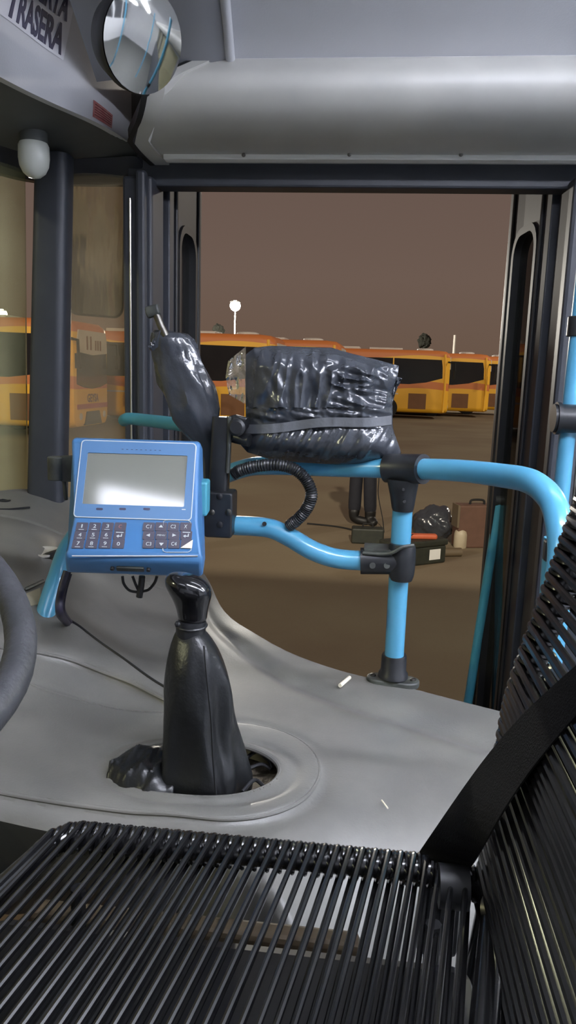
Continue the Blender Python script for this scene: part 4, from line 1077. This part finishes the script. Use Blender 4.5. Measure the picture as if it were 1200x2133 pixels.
# outside mirror seen through the corner window
om = thing('outside_mirror', 'tall outside rear view mirror seen through the narrow corner window', 'mirror', P(215, 660, 3.0))
c = P(200, 505, 3.0); hw = 55 * m_per_px(c); hh = 146 * m_per_px(c)
onrm = ((CAMLOC - c).normalized() + Vector((.98, -.15, .07)).normalized()).normalized()
xd = Vector((0, 0, 1)).cross(onrm)
foreshort = 1 / max(.35, onrm.dot((CAMLOC - c).normalized()))
mxo = align(c, onrm, xd)
out_ = [(x + .0, y) for x, y in rrect(hw * 2 * foreshort, hh * 2, .045, 8)]
bm = B(); prism(bm, out_, 0, .004, mxo); obj('mirror_glass', bm, M['omirror'], om, smooth=False)
bm = B(); loft(bm, [[mxo @ Vector((x * k, y * k2, z)) for x, y in out_] for k, k2, z in ((.55, .7, -.09), (.9, .95, -.06), (1.03, 1.02, -.012), (1.05, 1.03, .006), (1.0, 1.0, .007), (1.0, 1.0, .001))]); obj('mirror_shell', bm, M['rubber'], om)
bm = B(); tube(bm, smooth_path([c + Vector((-.02, 0, hh - .02)) - onrm * .05, c + Vector((.03, -.05, hh + .07)) - onrm * .05, Vector((-.72, 2.32, 2.58)), Vector((-.70, 2.2, 2.60))], 6), .016, 10); obj('mirror_arm', bm, M['rubber'], om)
settle(om)

# ------------------------------------------------ interior lamps and saloon behind
def ceiling_light(loc, L, Wd, s, label, rz=0, col=(236, 240, 255)):
    t = thing('ceiling_light', label, 'ceiling light', loc, rz, 'saloon ceiling lights')
    bm = B(); box(bm, (-L / 2 - .02, -Wd / 2 - .02, -.004), (L / 2 + .02, Wd / 2 + .02, .012)); obj('housing', bm, M['white'], t, smooth=False, bevel=.003)
    bm = B(); box(bm, (-L / 2, -Wd / 2, -.022), (L / 2, Wd / 2, -.005)); obj('diffuser', bm, emit('lamp_diffuser', col, s), t, smooth=False)
    return t
LAMP = 120
ceiling_light((-.47, -.035, 2.895), .56, .105, 13, 'white lit strip lamp on the ceiling above the driver', math.radians(-8.6))
ceiling_light((.50, 1.42, 2.885), .85, .09, 16, 'added white fill lamp, out of view on the ceiling by the doorway')  # unseen lamp added to bring highlights onto the seat cords
for k, x in enumerate((.55, 1.9, 3.25, 4.6)):
    ceiling_light((x, .42, 2.925), 1.05, .10, LAMP, 'white lit strip lamp on the saloon ceiling')
for k, x in enumerate((1.9, 3.25, 4.6)):
    ceiling_light((x, 1.25, 2.905), 1.05, .10, LAMP, 'white lit strip lamp on the saloon ceiling')
for k, (x, y) in enumerate(((.80, .68), (1.9, .75), (2.6, 1.6))):
    t = thing('saloon_pole', 'sky blue stanchion in the saloon behind the driver', 'pole', (x, y, 1.0), 0, 'saloon stanchions')
    bm = B(); tube(bm, smooth_path([(0, 0, 0), (0, 0, 1.3), (.0, .0, 1.6), (-.1, 0, 1.88)], 6), .018, 14); obj('pole_tube', bm, M['blue'], t)

# ================================================================== OUTSIDE
bm = B(); S = 140
vs = [bm.verts.new(p) for p in ((-S, -60, 0), (S, -60, 0), (S, 200, 0), (-S, 200, 0))]; bm.faces.new(vs); struct('ground', bm, M['asphalt'], smooth=False)

# bus paint: colour bands by height, part of the livery
bp = bpy.data.materials.new('bus_livery'); bp.use_nodes = True; nt = bp.node_tree; bsdf = nt.nodes['Principled BSDF']; bsdf.inputs['Roughness'].default_value = .5
tc = nt.nodes.new('ShaderNodeTexCoord'); sx = nt.nodes.new('ShaderNodeSeparateXYZ'); nt.links.new(tc.outputs['Object'], sx.inputs[0])
wv = nt.nodes.new('ShaderNodeMath'); wv.operation = 'SINE'; mu = nt.nodes.new('ShaderNodeMath'); mu.operation = 'MULTIPLY'; mu.inputs[1].default_value = 1.1
nt.links.new(sx.outputs['X'], mu.inputs[0]); nt.links.new(mu.outputs[0], wv.inputs[0])
m2 = nt.nodes.new('ShaderNodeMath'); m2.operation = 'MULTIPLY_ADD'; m2.inputs[1].default_value = .10; nt.links.new(wv.outputs[0], m2.inputs[0]); nt.links.new(sx.outputs['Z'], m2.inputs[2])
mr = nt.nodes.new('ShaderNodeMapRange'); mr.inputs['From Max'].default_value = 3.4; nt.links.new(m2.outputs[0], mr.inputs['Value'])
cr = nt.nodes.new('ShaderNodeValToRGB'); cr.color_ramp.interpolation = 'CONSTANT'; el = cr.color_ramp.elements
YEL, ORA = (*lin((238, 180, 48)), 1), (*lin((206, 122, 64)), 1)
el[0].position = 0; el[0].color = YEL; el[1].position = 1.38 / 3.4; el[1].color = ORA
for p_, c_ in ((1.72 / 3.4, YEL), (2.93 / 3.4, ORA)):
    e_ = el.new(p_); e_.color = c_
nt.links.new(mr.outputs[0], cr.inputs['Fac']); nt.links.new(cr.outputs['Color'], bsdf.inputs['Base Color'])
M['livery'] = bp
M['yellow'] = mat('bus_yellow_paint', (238, 180, 50), .45, var=(1.2, (230, 170, 44), .5))

def bus(name, label, loc, rz, group):
    t = thing(name, label, 'bus', loc, rz, group)
    LN = 11.5
    def sec(x, w, z0, z1, r=.22): return [Vector((x, y, (z0 + z1) / 2 + z)) for y, z in rrect(w, z1 - z0, r, 5)]
    bm = B(); loft(bm, [sec(-LN, 2.3, .4, 3.15), sec(-LN + .12, 2.5, .32, 3.27), sec(-6, 2.5, .3, 3.28), sec(-.6, 2.5, .3, 3.28), sec(-.22, 2.46, .3, 3.24), sec(-.05, 2.36, .34, 3.12), sec(.0, 2.2, .42, 2.95)]); obj('body', bm, M['livery'], t)
    for side in (-1, 1):
        y = side * 1.25
        xs_ = [-11.2, -9.5, -7.8, -6.1, -4.4, -2.7]
        for i in range(5):
            bm = B(); box(bm, (xs_[i] + .03, min(y, y + side * .012), 1.72), (xs_[i + 1] - .03, max(y, y + side * .012), 2.88)); obj('side_window', bm, M['buswin'], t, smooth=False)
        bm = B(); mxs = Matrix(((1, 0, 0, 0), (0, 0, 1, y), (0, 1, 0, 0), (0, 0, 0, 1)))
        prism(bm, [(-2.67, 2.88), (-.42, 2.84), (-.36, 2.5), (-.34, 1.98), (-1.1, 1.76), (-1.9, 1.66), (-2.67, 1.66)], -.004, .014, mxs); obj('cab_window', bm, M['buswin'], t, smooth=False)
        bm = B(); box(bm, (-11.2, min(y, y + side * .008), 1.16), (-2.4, max(y, y + side * .008), 1.21)); obj('trim_line', bm, M['buswhite'], t, smooth=False)
        bm = B(); box(bm, (-1.9, min(y, y + side * .01), .48), (-1.05, max(y, y + side * .01), 1.22)); obj('hatch', bm, M['sign_brown'], t, smooth=False)
        for x in (-2.9, -9.0):
            bm = B(); lathe(bm, [(.3, -.02), (.50, -.01), (.50, .22), (.3, .24)], align((x, y - side * .16 , .49), (0, side, 0)), 24)
            w_ = obj('wheel', bm, M['tyre'], t)
            bm = B(); lathe(bm, [(.28, .235), (.12, .2), (.1, .25)], align((x, y - side * .16, .49), (0, side, 0)), 16); obj('hub', bm, M['steel'], w_)
    # front
    mf = Matrix(((0, 0, 1, .0), (1, 0, 0, 0), (0, 1, 0, 0), (0, 0, 0, 1)))
    bm = B(); prism(bm, [(-1.05, 2.55), (1.05, 2.55), (1.10, 1.52), (.6, 1.42), (0, 1.38), (-.6, 1.42), (-1.10, 1.52)], -.06, .015, mf); obj('windscreen', bm, M['buswin'], t, bevel=.02)
    bm = B(); prism(bm, [(-.95, 3.0), (.95, 3.0), (1.05, 2.75), (1.06, 2.40), (0, 2.33), (-1.06, 2.40), (-1.05, 2.75)], -.08, .03, mf); ds = obj('destination_panel', bm, M['buswhite'], t)
    bm = B()
    for x in (-.45, -.2, .15, .32, .5):
        prism(bm, [(x, 2.47), (x + .09, 2.47), (x + .09, 2.85 - .1 * (x > 0)), (x, 2.85 - .1 * (x > 0))], .03, .04, mf)
    obj('panel_print', bm, M['sign_brown'], ds, smooth=False)
    tb_ = fit_text('GEYSA', .80, .24, .004, .02); xf(tb_, mf @ Matrix.Translation((0, 1.12, .012))); obj('front_lettering', tb_, M['sign_brown'], t, smooth=False)
    bm = B(); prism(bm, [(-1.08, .82), (1.08, .82), (1.1, .96), (-1.1, .96)], -.05, .012, mf); obj('red_band', bm, M['busred'], t)
    bm = B(); prism(bm, [(-.62, .36), (.62, .36), (.46, .74), (-.46, .74)], -.05, .02, mf); obj('grille', bm, M['tyre'], t)
    for s in (-1, 1):
        bm = B(); lathe(bm, [(.10, -.05), (.10, .01), (.06, .025)], align((.0, s * .85, .62), (1, 0, 0)), 16); obj('headlight', bm, M['buswhite'], t)
        bm = B(); tube(bm, [(-.1, s * 1.2, 2.75), (.2, s * 1.42, 2.7), (.22, s * 1.45, 2.3)], .04, 8); box(bm, (.16, s * 1.45 - .1, 1.95), (.26, s * 1.45 + .1, 2.35)); obj('side_mirror', bm, M['tyre'], t)
    bm = B(); lathe(bm, [(.4, -.14), (.4, .06), (.3, .09)], align((-1.2, -.2, 3.3), (0, 0, 1)), 20)
    box(bm, (-6.3, -.7, 3.2), (-4.4, .7, 3.40)); box(bm, (-3.9, -.6, 3.2), (-2.3, .6, 3.38)); obj('roof_unit', bm, M['buswhite'], t, smooth=False, bevel=.03)
    bm = B(); tube(bm, [(-.26, -1.0, 3.2), (-.26, 1.0, 3.2)], .03, 8); obj('marker_bar', bm, M['yellow'], t)
    for s in (-1, 1):
        bm = B(); tube(bm, [(-.22, s * 1.22, .36), (-.20, s * 1.235, 1.5), (-.21, s * 1.235, 2.4), (-.28, s * 1.2, 3.1)], .06, 10)
        obj('corner_post', bm, M['yellow'], t)
    return t
def copy_tree(o, parent=None):
    c = o.copy(); COL.objects.link(c); c.parent = parent
    for ch in o.children: copy_tree(ch, c)
    return c
HD = math.radians(-2.3)
hx = Vector((math.cos(HD), math.sin(HD), 0)); hy = Vector((-math.sin(HD), math.cos(HD), 0))
def bus_loc(px, py, Z=None, Y=None):
    """bus origin (front centre on the ground) from its near front corner"""
    p = P(px, py, Z=Z) if Z is not None else P(px, py, Y=Y)
    p = Vector((p.x, p.y, 0)); return p + hy * 1.25 + hx * .15
BUS = [('yellow and orange bus seen nose-on through the narrow corner window', bus_loc(146, 893, Z=.3)),
       ('orange roofed bus just right of the door post behind the slanted wrapped device', bus_loc(566, 718, Y=26.0)),
       ('orange roofed bus directly behind the bagged screen', bus_loc(703, 722, Y=29.3)),
       ('yellow bus with brown hatch emerging right of the bagged screen', bus_loc(925, 862, Z=.3)),
       ('second yellow bus to the right of the bagged screen', bus_loc(1010, 859, Y=40.4)),
       ('yellow bus partly hidden behind the right door leaf', bus_loc(1075, 857, Y=43.8))]
b0_ = bus('parked_bus', BUS[0][0], BUS[0][1], HD, 'parked yellow buses')
for lb, lc in BUS[1:]:
    c = copy_tree(b0_); c.location = lc; c['label'] = lb
def point(name, loc, W_, col, r=.4):
    l = bpy.data.lights.new(name, 'POINT'); l.energy = W_; l.color = col; l.shadow_soft_size = r; o = bpy.data.objects.new(name, l); COL.objects.link(o); o.location = loc; return o
# lamp posts
def lamp_post(px, py, D, label, s):
    p = P(px, py, D); t = thing('lamp_post', label, 'lamp post', (p.x, p.y, 0), 0, 'yard lamp posts')
    bm = B(); tube(bm, [(0, 0, 0), (0, 0, p.z * .5), (0, 0, p.z)], [.10, .07, .05], 12); obj('mast', bm, M['under'], t)
    bm = B(); lathe(bm, [(.1, .40), (.42, .36), (.45, .28), (.3, .26)], Matrix.Translation((0, 0, p.z)), 20); obj('lamp_hood', bm, M['steel'], t)
    bm = B(); bmesh.ops.create_icosphere(bm, subdivisions=3, radius=.43, matrix=Matrix.Translation((0, 0, p.z))); obj('lamp_globe', bm, emit('yard_lamp', (255, 248, 226), s), t)
    return t
lamp_post(490, 637, 62, 'bright yard lamp on a thin mast above the buses in the doorway', 40)
lamp_post(4, 655, 62, 'yard lamp seen through the windscreen at the far left edge', 40)
# trees, mast
for lpx in (490, 4): q_ = P(lpx, 640 if lpx > 9 else 655, 62); point('lamp_post_light', (q_.x, q_.y - 1.6, q_.z - .4), 20000, (1, .95, .84), .3)
def tree(px, py, pyb, D, w, label):
    a = P(px, py, D); b = P(px, pyb, D); t = thing('tree', label, 'tree', (a.x, a.y, 0), 0)
    r = w / 2 * m_per_px(a); bm = B(); tube(bm, [(0, 0, 0), (0, 0, b.z + r)], .18, 8); obj('trunk', bm, M['tree'], t)
    bm = B(); bmesh.ops.create_icosphere(bm, subdivisions=4, radius=1)
    hz_ = (a.z - b.z) / 2
    for v in bm.verts:
        k = 1 + .35 * noise.noise(v.co * 2.3 + Vector((px, 0, 0))) + .15 * noise.noise(v.co * 7); v.co = Vector((v.co.x * r * k, v.co.y * r * k, v.co.z * hz_ * k + b.z + hz_))
    obj('crown', bm, M['tree'], t)
tree(885, 696, 726, 75, 26, 'small dark round tree behind the yellow buses')
tree(455, 676, 700, 75, 24, 'small dark tree left of the bright yard lamp')
p = P(948, 698, 70); bm = B(); tube(bm, [(p.x, p.y, 0), (p.x, p.y, p.z)], .12, 8); tag(obj('white_mast', bm, M['buswhite']), 'short white mast rising behind the yellow buses', 'mast')

# person working beside the tools --------------------------------------
ps = P(752, 1092, Z=0)
pr = thing('person', 'person in dark trousers and boots standing behind the bagged screen', 'person', (ps.x, ps.y, 0))
def skin_mesh(name, verts, edges, radii, m, parent, sub=2):
    me = bpy.data.meshes.new(name); me.from_pydata([Vector(v) for v in verts], edges, []); o = bpy.data.objects.new(name, me); COL.objects.link(o)
    sk = o.modifiers.new('skin', 'SKIN'); sk.use_smooth_shade = True
    for i, r in enumerate(radii):
        rr_ = r if isinstance(r, tuple) else (r, r); me.skin_vertices[0].data[i].radius = rr_; me.skin_vertices[0].data[i].use_root = (i == 0)
    ssf = o.modifiers.new('s', 'SUBSURF'); ssf.levels = sub; ssf.render_levels = sub
    bpy.context.view_layer.update()
    mm = bpy.data.meshes.new_from_object(o.evaluated_get(bpy.context.evaluated_depsgraph_get()))
    bpy.data.objects.remove(o); mm.name = name
    mm.polygons.foreach_set('use_smooth', [True] * len(mm.polygons)); mm.materials.append(m)
    o = bpy.data.objects.new(name, mm); COL.objects.link(o); o.parent = parent; return o
# pose: weight on both legs, right foot half a step ahead, arms folded forwards over the work
hip = (.0, 0, .92)
V = [hip, (0, 0, 1.10), (0, .0, 1.30), (0, 0, 1.44), (0, -.01, 1.52), (0, -.02, 1.60), (0, -.02, 1.68),
     (-.085, 0, .88), (-.095, .0, .49), (-.10, .02, .10), (.085, 0, .88), (.10, -.03, .49), (.12, .03, .10),
     (-.17, 0, 1.41), (-.19, -.03, 1.13), (-.14, -.24, 1.20), (.17, 0, 1.41), (.19, -.03, 1.13), (.14, -.24, 1.22)]
Ed = [(0, 1), (1, 2), (2, 3), (3, 4), (4, 5), (5, 6), (0, 7), (7, 8), (8, 9), (0, 10), (10, 11), (11, 12), (3, 13), (13, 14), (14, 15), (3, 16), (16, 17), (17, 18)]
Rd = [(.14, .10), (.13, .09), (.15, .10), (.09, .07), .05, (.075, .09), (.07, .085), .08, .055, .04, .08, .055, .04, .055, .042, .028, .055, .042, .028]
body_ = skin_mesh('body', V, Ed, Rd, M['skin'], pr)
for s, w in ((-1, V[15]), (1, V[18])):
    vs_ = [w, (w[0] - s * .01, w[1] - .05, w[2] - .01)]; es_ = [(0, 1)]; rs_ = [.026, .030]
    for k in range(4):
        b_ = len(vs_); dx = (k - 1.5) * .019; l_ = (.075, .085, .08, .06)[k]
        vs_ += [(w[0] + dx - s * .01, w[1] - .085, w[2] - .012), (w[0] + dx - s * .012, w[1] - .085 - l_ * .5, w[2] - .03), (w[0] + dx - s * .012, w[1] - .085 - l_ * .75, w[2] - .06)]
        es_ += [(1, b_), (b_, b_ + 1), (b_ + 1, b_ + 2)]; rs_ += [.0095, .0088, .0075]
    b_ = len(vs_); vs_ += [(w[0] - s * .04, w[1] - .05, w[2] - .005), (w[0] - s * .052, w[1] - .085, w[2] - .02)]; es_ += [(1, b_), (b_, b_ + 1)]; rs_ += [.011, .009]
    skin_mesh('hand', vs_, es_, rs_, M['skin'], pr, 1)
skin_mesh('trousers', [(0, 0, .98), (0, 0, .90), (-.085, 0, .84), (-.095, 0, .49), (-.10, .015, .12), (.085, 0, .84), (.10, -.03, .49), (.12, .025, .12)], [(0, 1), (1, 2), (2, 3), (3, 4), (1, 5), (5, 6), (6, 7)], [(.155, .115), (.155, .115), .105, .095, .095, .105, .095, .095], M['trouser'], pr)
skin_mesh('jacket', [(0, 0, .90), (0, 0, 1.10), (0, 0, 1.30), (0, 0, 1.45), (-.17, 0, 1.41), (-.19, -.03, 1.13), (-.145, -.22, 1.19), (.17, 0, 1.41), (.19, -.03, 1.13), (.145, -.22, 1.21)], [(0, 1), (1, 2), (2, 3), (3, 4), (4, 5), (5, 6), (3, 7), (7, 8), (8, 9)],
          [(.185, .145), (.17, .13), (.18, .13), (.085, .075), .07, .058, .042, .07, .058, .042], M['jacket'], pr)
for x, y, ang in ((-.10, .0, .1), (.12, .01, -1.2)):
    skin_mesh('boot', [(x, y, .24), (x, y, .07), (x + .13 * math.cos(ang) , y + .13 * math.sin(ang) * .5 - .02, .045), (x + .21 * math.cos(ang), y + .20 * math.sin(ang) * .5 - .03, .035)], [(0, 1), (1, 2), (2, 3)], [.088, .08, (.068, .055), (.055, .04)], M['boot'], pr, 2)
bm = B(); bmesh.ops.create_uvsphere(bm, u_segments=24, v_segments=16, radius=1)
for v in list(bm.verts):
    v.co = Vector((v.co.x * .092, v.co.y * .108, v.co.z * .115)) 
bmesh.ops.delete(bm, geom=[v for v in bm.verts if v.co.z < -.02 or (v.co.y < -.05 and v.co.z < .05)], context='VERTS')
for v in bm.verts: v.co += Vector((0, -.02, 1.66))
obj('hair', bm, M['hair'], pr)
for s in (-1, 1):
    bm = B(); bmesh.ops.create_icosphere(bm, subdivisions=2, radius=.016, matrix=Matrix.Translation((s * .032, -.105, 1.65))); obj('eye', bm, M['white'], pr)
bm = B(); loft(bm, [[(-.016, -.108, 1.605), (.016, -.108, 1.605), (.0, -.135, 1.608)], [(-.008, -.108, 1.655), (.008, -.108, 1.655), (0, -.115, 1.655)]]); obj('nose', bm, M['skin'], pr)
bm = B(); tube(bm, [(-.022, -.108, 1.58), (0, -.114, 1.578), (.022, -.108, 1.58)], .005, 8); obj('mouth', bm, M['red'], pr)

# tools on the ground ----------------------------------------------------
def gpos(px, py): return P(px, py, Z=0)
a = gpos(820, 1185); b = gpos(928, 1172); u_ = (b - a); L = u_.length
tb2 = thing('tool_box', 'dark green tool box with a white label on the ground beside the pole', 'tool box', (a + b) / 2, math.atan2(u_.y, u_.x))
bm = B(); box(bm, (-L / 2, 0, 0), (L / 2, .26, .20)); obj('box_body', bm, M['tool'], tb2, smooth=False, bevel=.02)
bm = B(); box(bm, (-L / 2 - .015, -.015, .20), (L / 2 + .015, .275, .27)); obj('lid', bm, M['tool'], tb2, smooth=False, bevel=.02)
bm = B(); box(bm, (.12, -.004, .05), (.27, .0, .165)); obj('white_label', bm, M['white'], tb2, smooth=False)
bm = B(); tube(bm, smooth_path([(-.1, .13, .27), (-.08, .13, .31), (.08, .13, .31), (.1, .13, .27)], 5), .012, 8); obj('handle', bm, M['tyre'], tb2)
c = (a + b) / 2 + u_.normalized() * .02
og = thing('orange_tool', 'orange hand tool lying on the lid of the green tool box', 'tool', c + Vector((0, .12, .27)), .15)
bm = B(); box(bm, (-.16, -.04, .0), (.16, .05, .055)); obj('tool_body', bm, M['orange'], og, smooth=False, bevel=.02)
bm = B(); tube(bm, [(-.16, 0, .03), (-.26, .02, .03)], .016, 8); obj('tool_shaft', bm, M['steel'], og)
# black bag
a = gpos(905, 1135); bm = B(); bmesh.ops.create_icosphere(bm, subdivisions=5, radius=1)
for v in bm.verts:
    k = 1 + .16 * noise.noise(v.co * 1.8) + .05 * noise.noise(v.co * 6); z = v.co.z * k; v.co = Vector((v.co.x * .26 * k, v.co.y * .2 * k, max(0, .21 + z * .24)))
bg = obj('black_bag', bm, M['bag']); bg.location = a + Vector((0, .25, 0)); tag(bg, 'bulging black bag on the ground behind the tool box', 'bag')
# brown case with white jug
a = gpos(952, 1142); b = gpos(1012, 1142); L = (b - a).length
cs_ = thing('brown_case', 'upright brown case standing on the ground left of the right door leaf', 'case', (a + b) / 2, math.atan2((b - a).y, (b - a).x))
bm = B(); box(bm, (-L / 2, 0, 0), (L / 2 + .06, .22, .52)); obj('case_body', bm, M['case'], cs_, smooth=False, bevel=.02)
bm = B(); box(bm, (L / 2 + .06, .0, .0), (L / 2 + .2, .24, .50)); obj('case_side', bm, M['tyre'], cs_, smooth=False, bevel=.02)
bm = B(); tube(bm, smooth_path([(-.02, .1, .52), (0, .1, .57), (.14, .1, .57), (.16, .1, .52)], 5), .014, 8); obj('handle', bm, M['tyre'], cs_)
bm = B(); box(bm, (-L / 2 - .02, -.004, .25), (-L / 2 + .005, .2, .52)); obj('edge_strip', bm, M['panel_tan'], cs_, smooth=False)
a = gpos(958, 1140); jg = thing('pale_jug', 'pale plastic jug in front of the brown case', 'jug', a)
bm = B(); lathe(bm, [(.075, 0), (.08, .02), (.08, .16), (.07, .2), (.035, .235), (.03, .27)], Matrix.Identity(4), 20); obj('jug_body', bm, mat('pale_jug_plastic', (176, 164, 140), .5, var=(8, (150, 136, 112), .5)), jg)
bm = B(); lathe(bm, [(.036, .265), (.036, .295), (.03, .30)], Matrix.Identity(4), 14); obj('cap', bm, M['white'], jg)
# small dark case by the boots, bottles at right, cable
a = gpos(733, 1134); b = gpos(798, 1134); L = (b - a).length
sc2 = thing('small_case', 'small dark case on the ground in front of the boots', 'case', (a + b) / 2, .05)
bm = B(); box(bm, (-L / 2, 0, 0), (L / 2, .2, .19)); obj('case_body', bm, M['tool'], sc2, smooth=False, bevel=.02)
bm = B(); tube(bm, smooth_path([(-.06, .1, .19), (-.05, .1, .23), (.05, .1, .23), (.06, .1, .19)], 4), .01, 8); obj('handle', bm, M['tyre'], sc2)
a = gpos(935, 1160); bm = B(); tube(bm, [a + Vector((-.06, 0, .05)), a + Vector((.14, .06, .05))], .05, 12); tag(obj('rag_roll', bm, M['panel_tan']), 'tan rag roll on the ground right of the tool box', 'rag')
bm = B(); tube(bm, smooth_path([gpos(640, 1092) + Vector((0, 0, .01)), gpos(690, 1097) + Vector((0, 0, .01)), gpos(720, 1102) + Vector((0, 0, .01)), gpos(760, 1112) + Vector((0, 0, .01))], 6), .012, 8)
tag(obj('ground_cable', bm, M['tyre']), 'dark cable lying on the ground by the boots', 'cable')
bm = B(); q0 = P(788, 985, 10.0); tube(bm, smooth_path([gpos(800, 1110) + Vector((0, 0, .01)), P(797, 1080, 9.9), P(788, 1030, 10.0), q0, q0 + Vector((-.15, 0, .25)), Vector((ps.x + .14, ps.y - .34, 1.19))], 6), .007, 6)
tag(obj('hanging_cable', bm, M['tyre']), 'thin cable hanging down beside the standing person', 'cable')

# ================================================================== LIGHT
w = bpy.data.worlds.new('night_sky'); SC.world = w; w.use_nodes = True; nt = w.node_tree; bgd = nt.nodes['Background']
tc = nt.nodes.new('ShaderNodeTexCoord'); sx = nt.nodes.new('ShaderNodeSeparateXYZ'); nt.links.new(tc.outputs['Generated'], sx.inputs[0])
cr = nt.nodes.new('ShaderNodeValToRGB'); el = cr.color_ramp.elements
el[0].position = 0.0; el[0].color = (*lin((104, 84, 70)), 1); el[1].position = .45; el[1].color = (*lin((92, 76, 72)), 1)
e_ = el.new(.12); e_.color = (*lin((108, 90, 80)), 1)
nt.links.new(sx.outputs['Z'], cr.inputs['Fac']); nt.links.new(cr.outputs['Color'], bgd.inputs['Color']); bgd.inputs['Strength'].default_value = 1.0
# yard floodlights behind the bus, then one added fill on the door side
point('yard_flood_and_fill', (4, -22, 18.5), 34000, (1, .9, .74), .6)
point('yard_flood_and_fill', (-26, -16, 14), 15000, (1, .9, .74), .6)
point('yard_flood_and_fill', (24, 34, 13), 9000, (1, .92, .8), .6)  # added fill, brightens the bus flank reflected in the outside mirror
vs_ = SC.view_settings; vs_.view_transform = 'Standard'; vs_.look = 'None'; vs_.exposure = 0; vs_.gamma = 1; vs_.use_curve_mapping = False
SC.cycles.max_bounces = 8; SC.cycles.transparent_max_bounces = 12; SC.cycles.use_denoising = True
SC.cycles.sample_clamp_indirect = 6
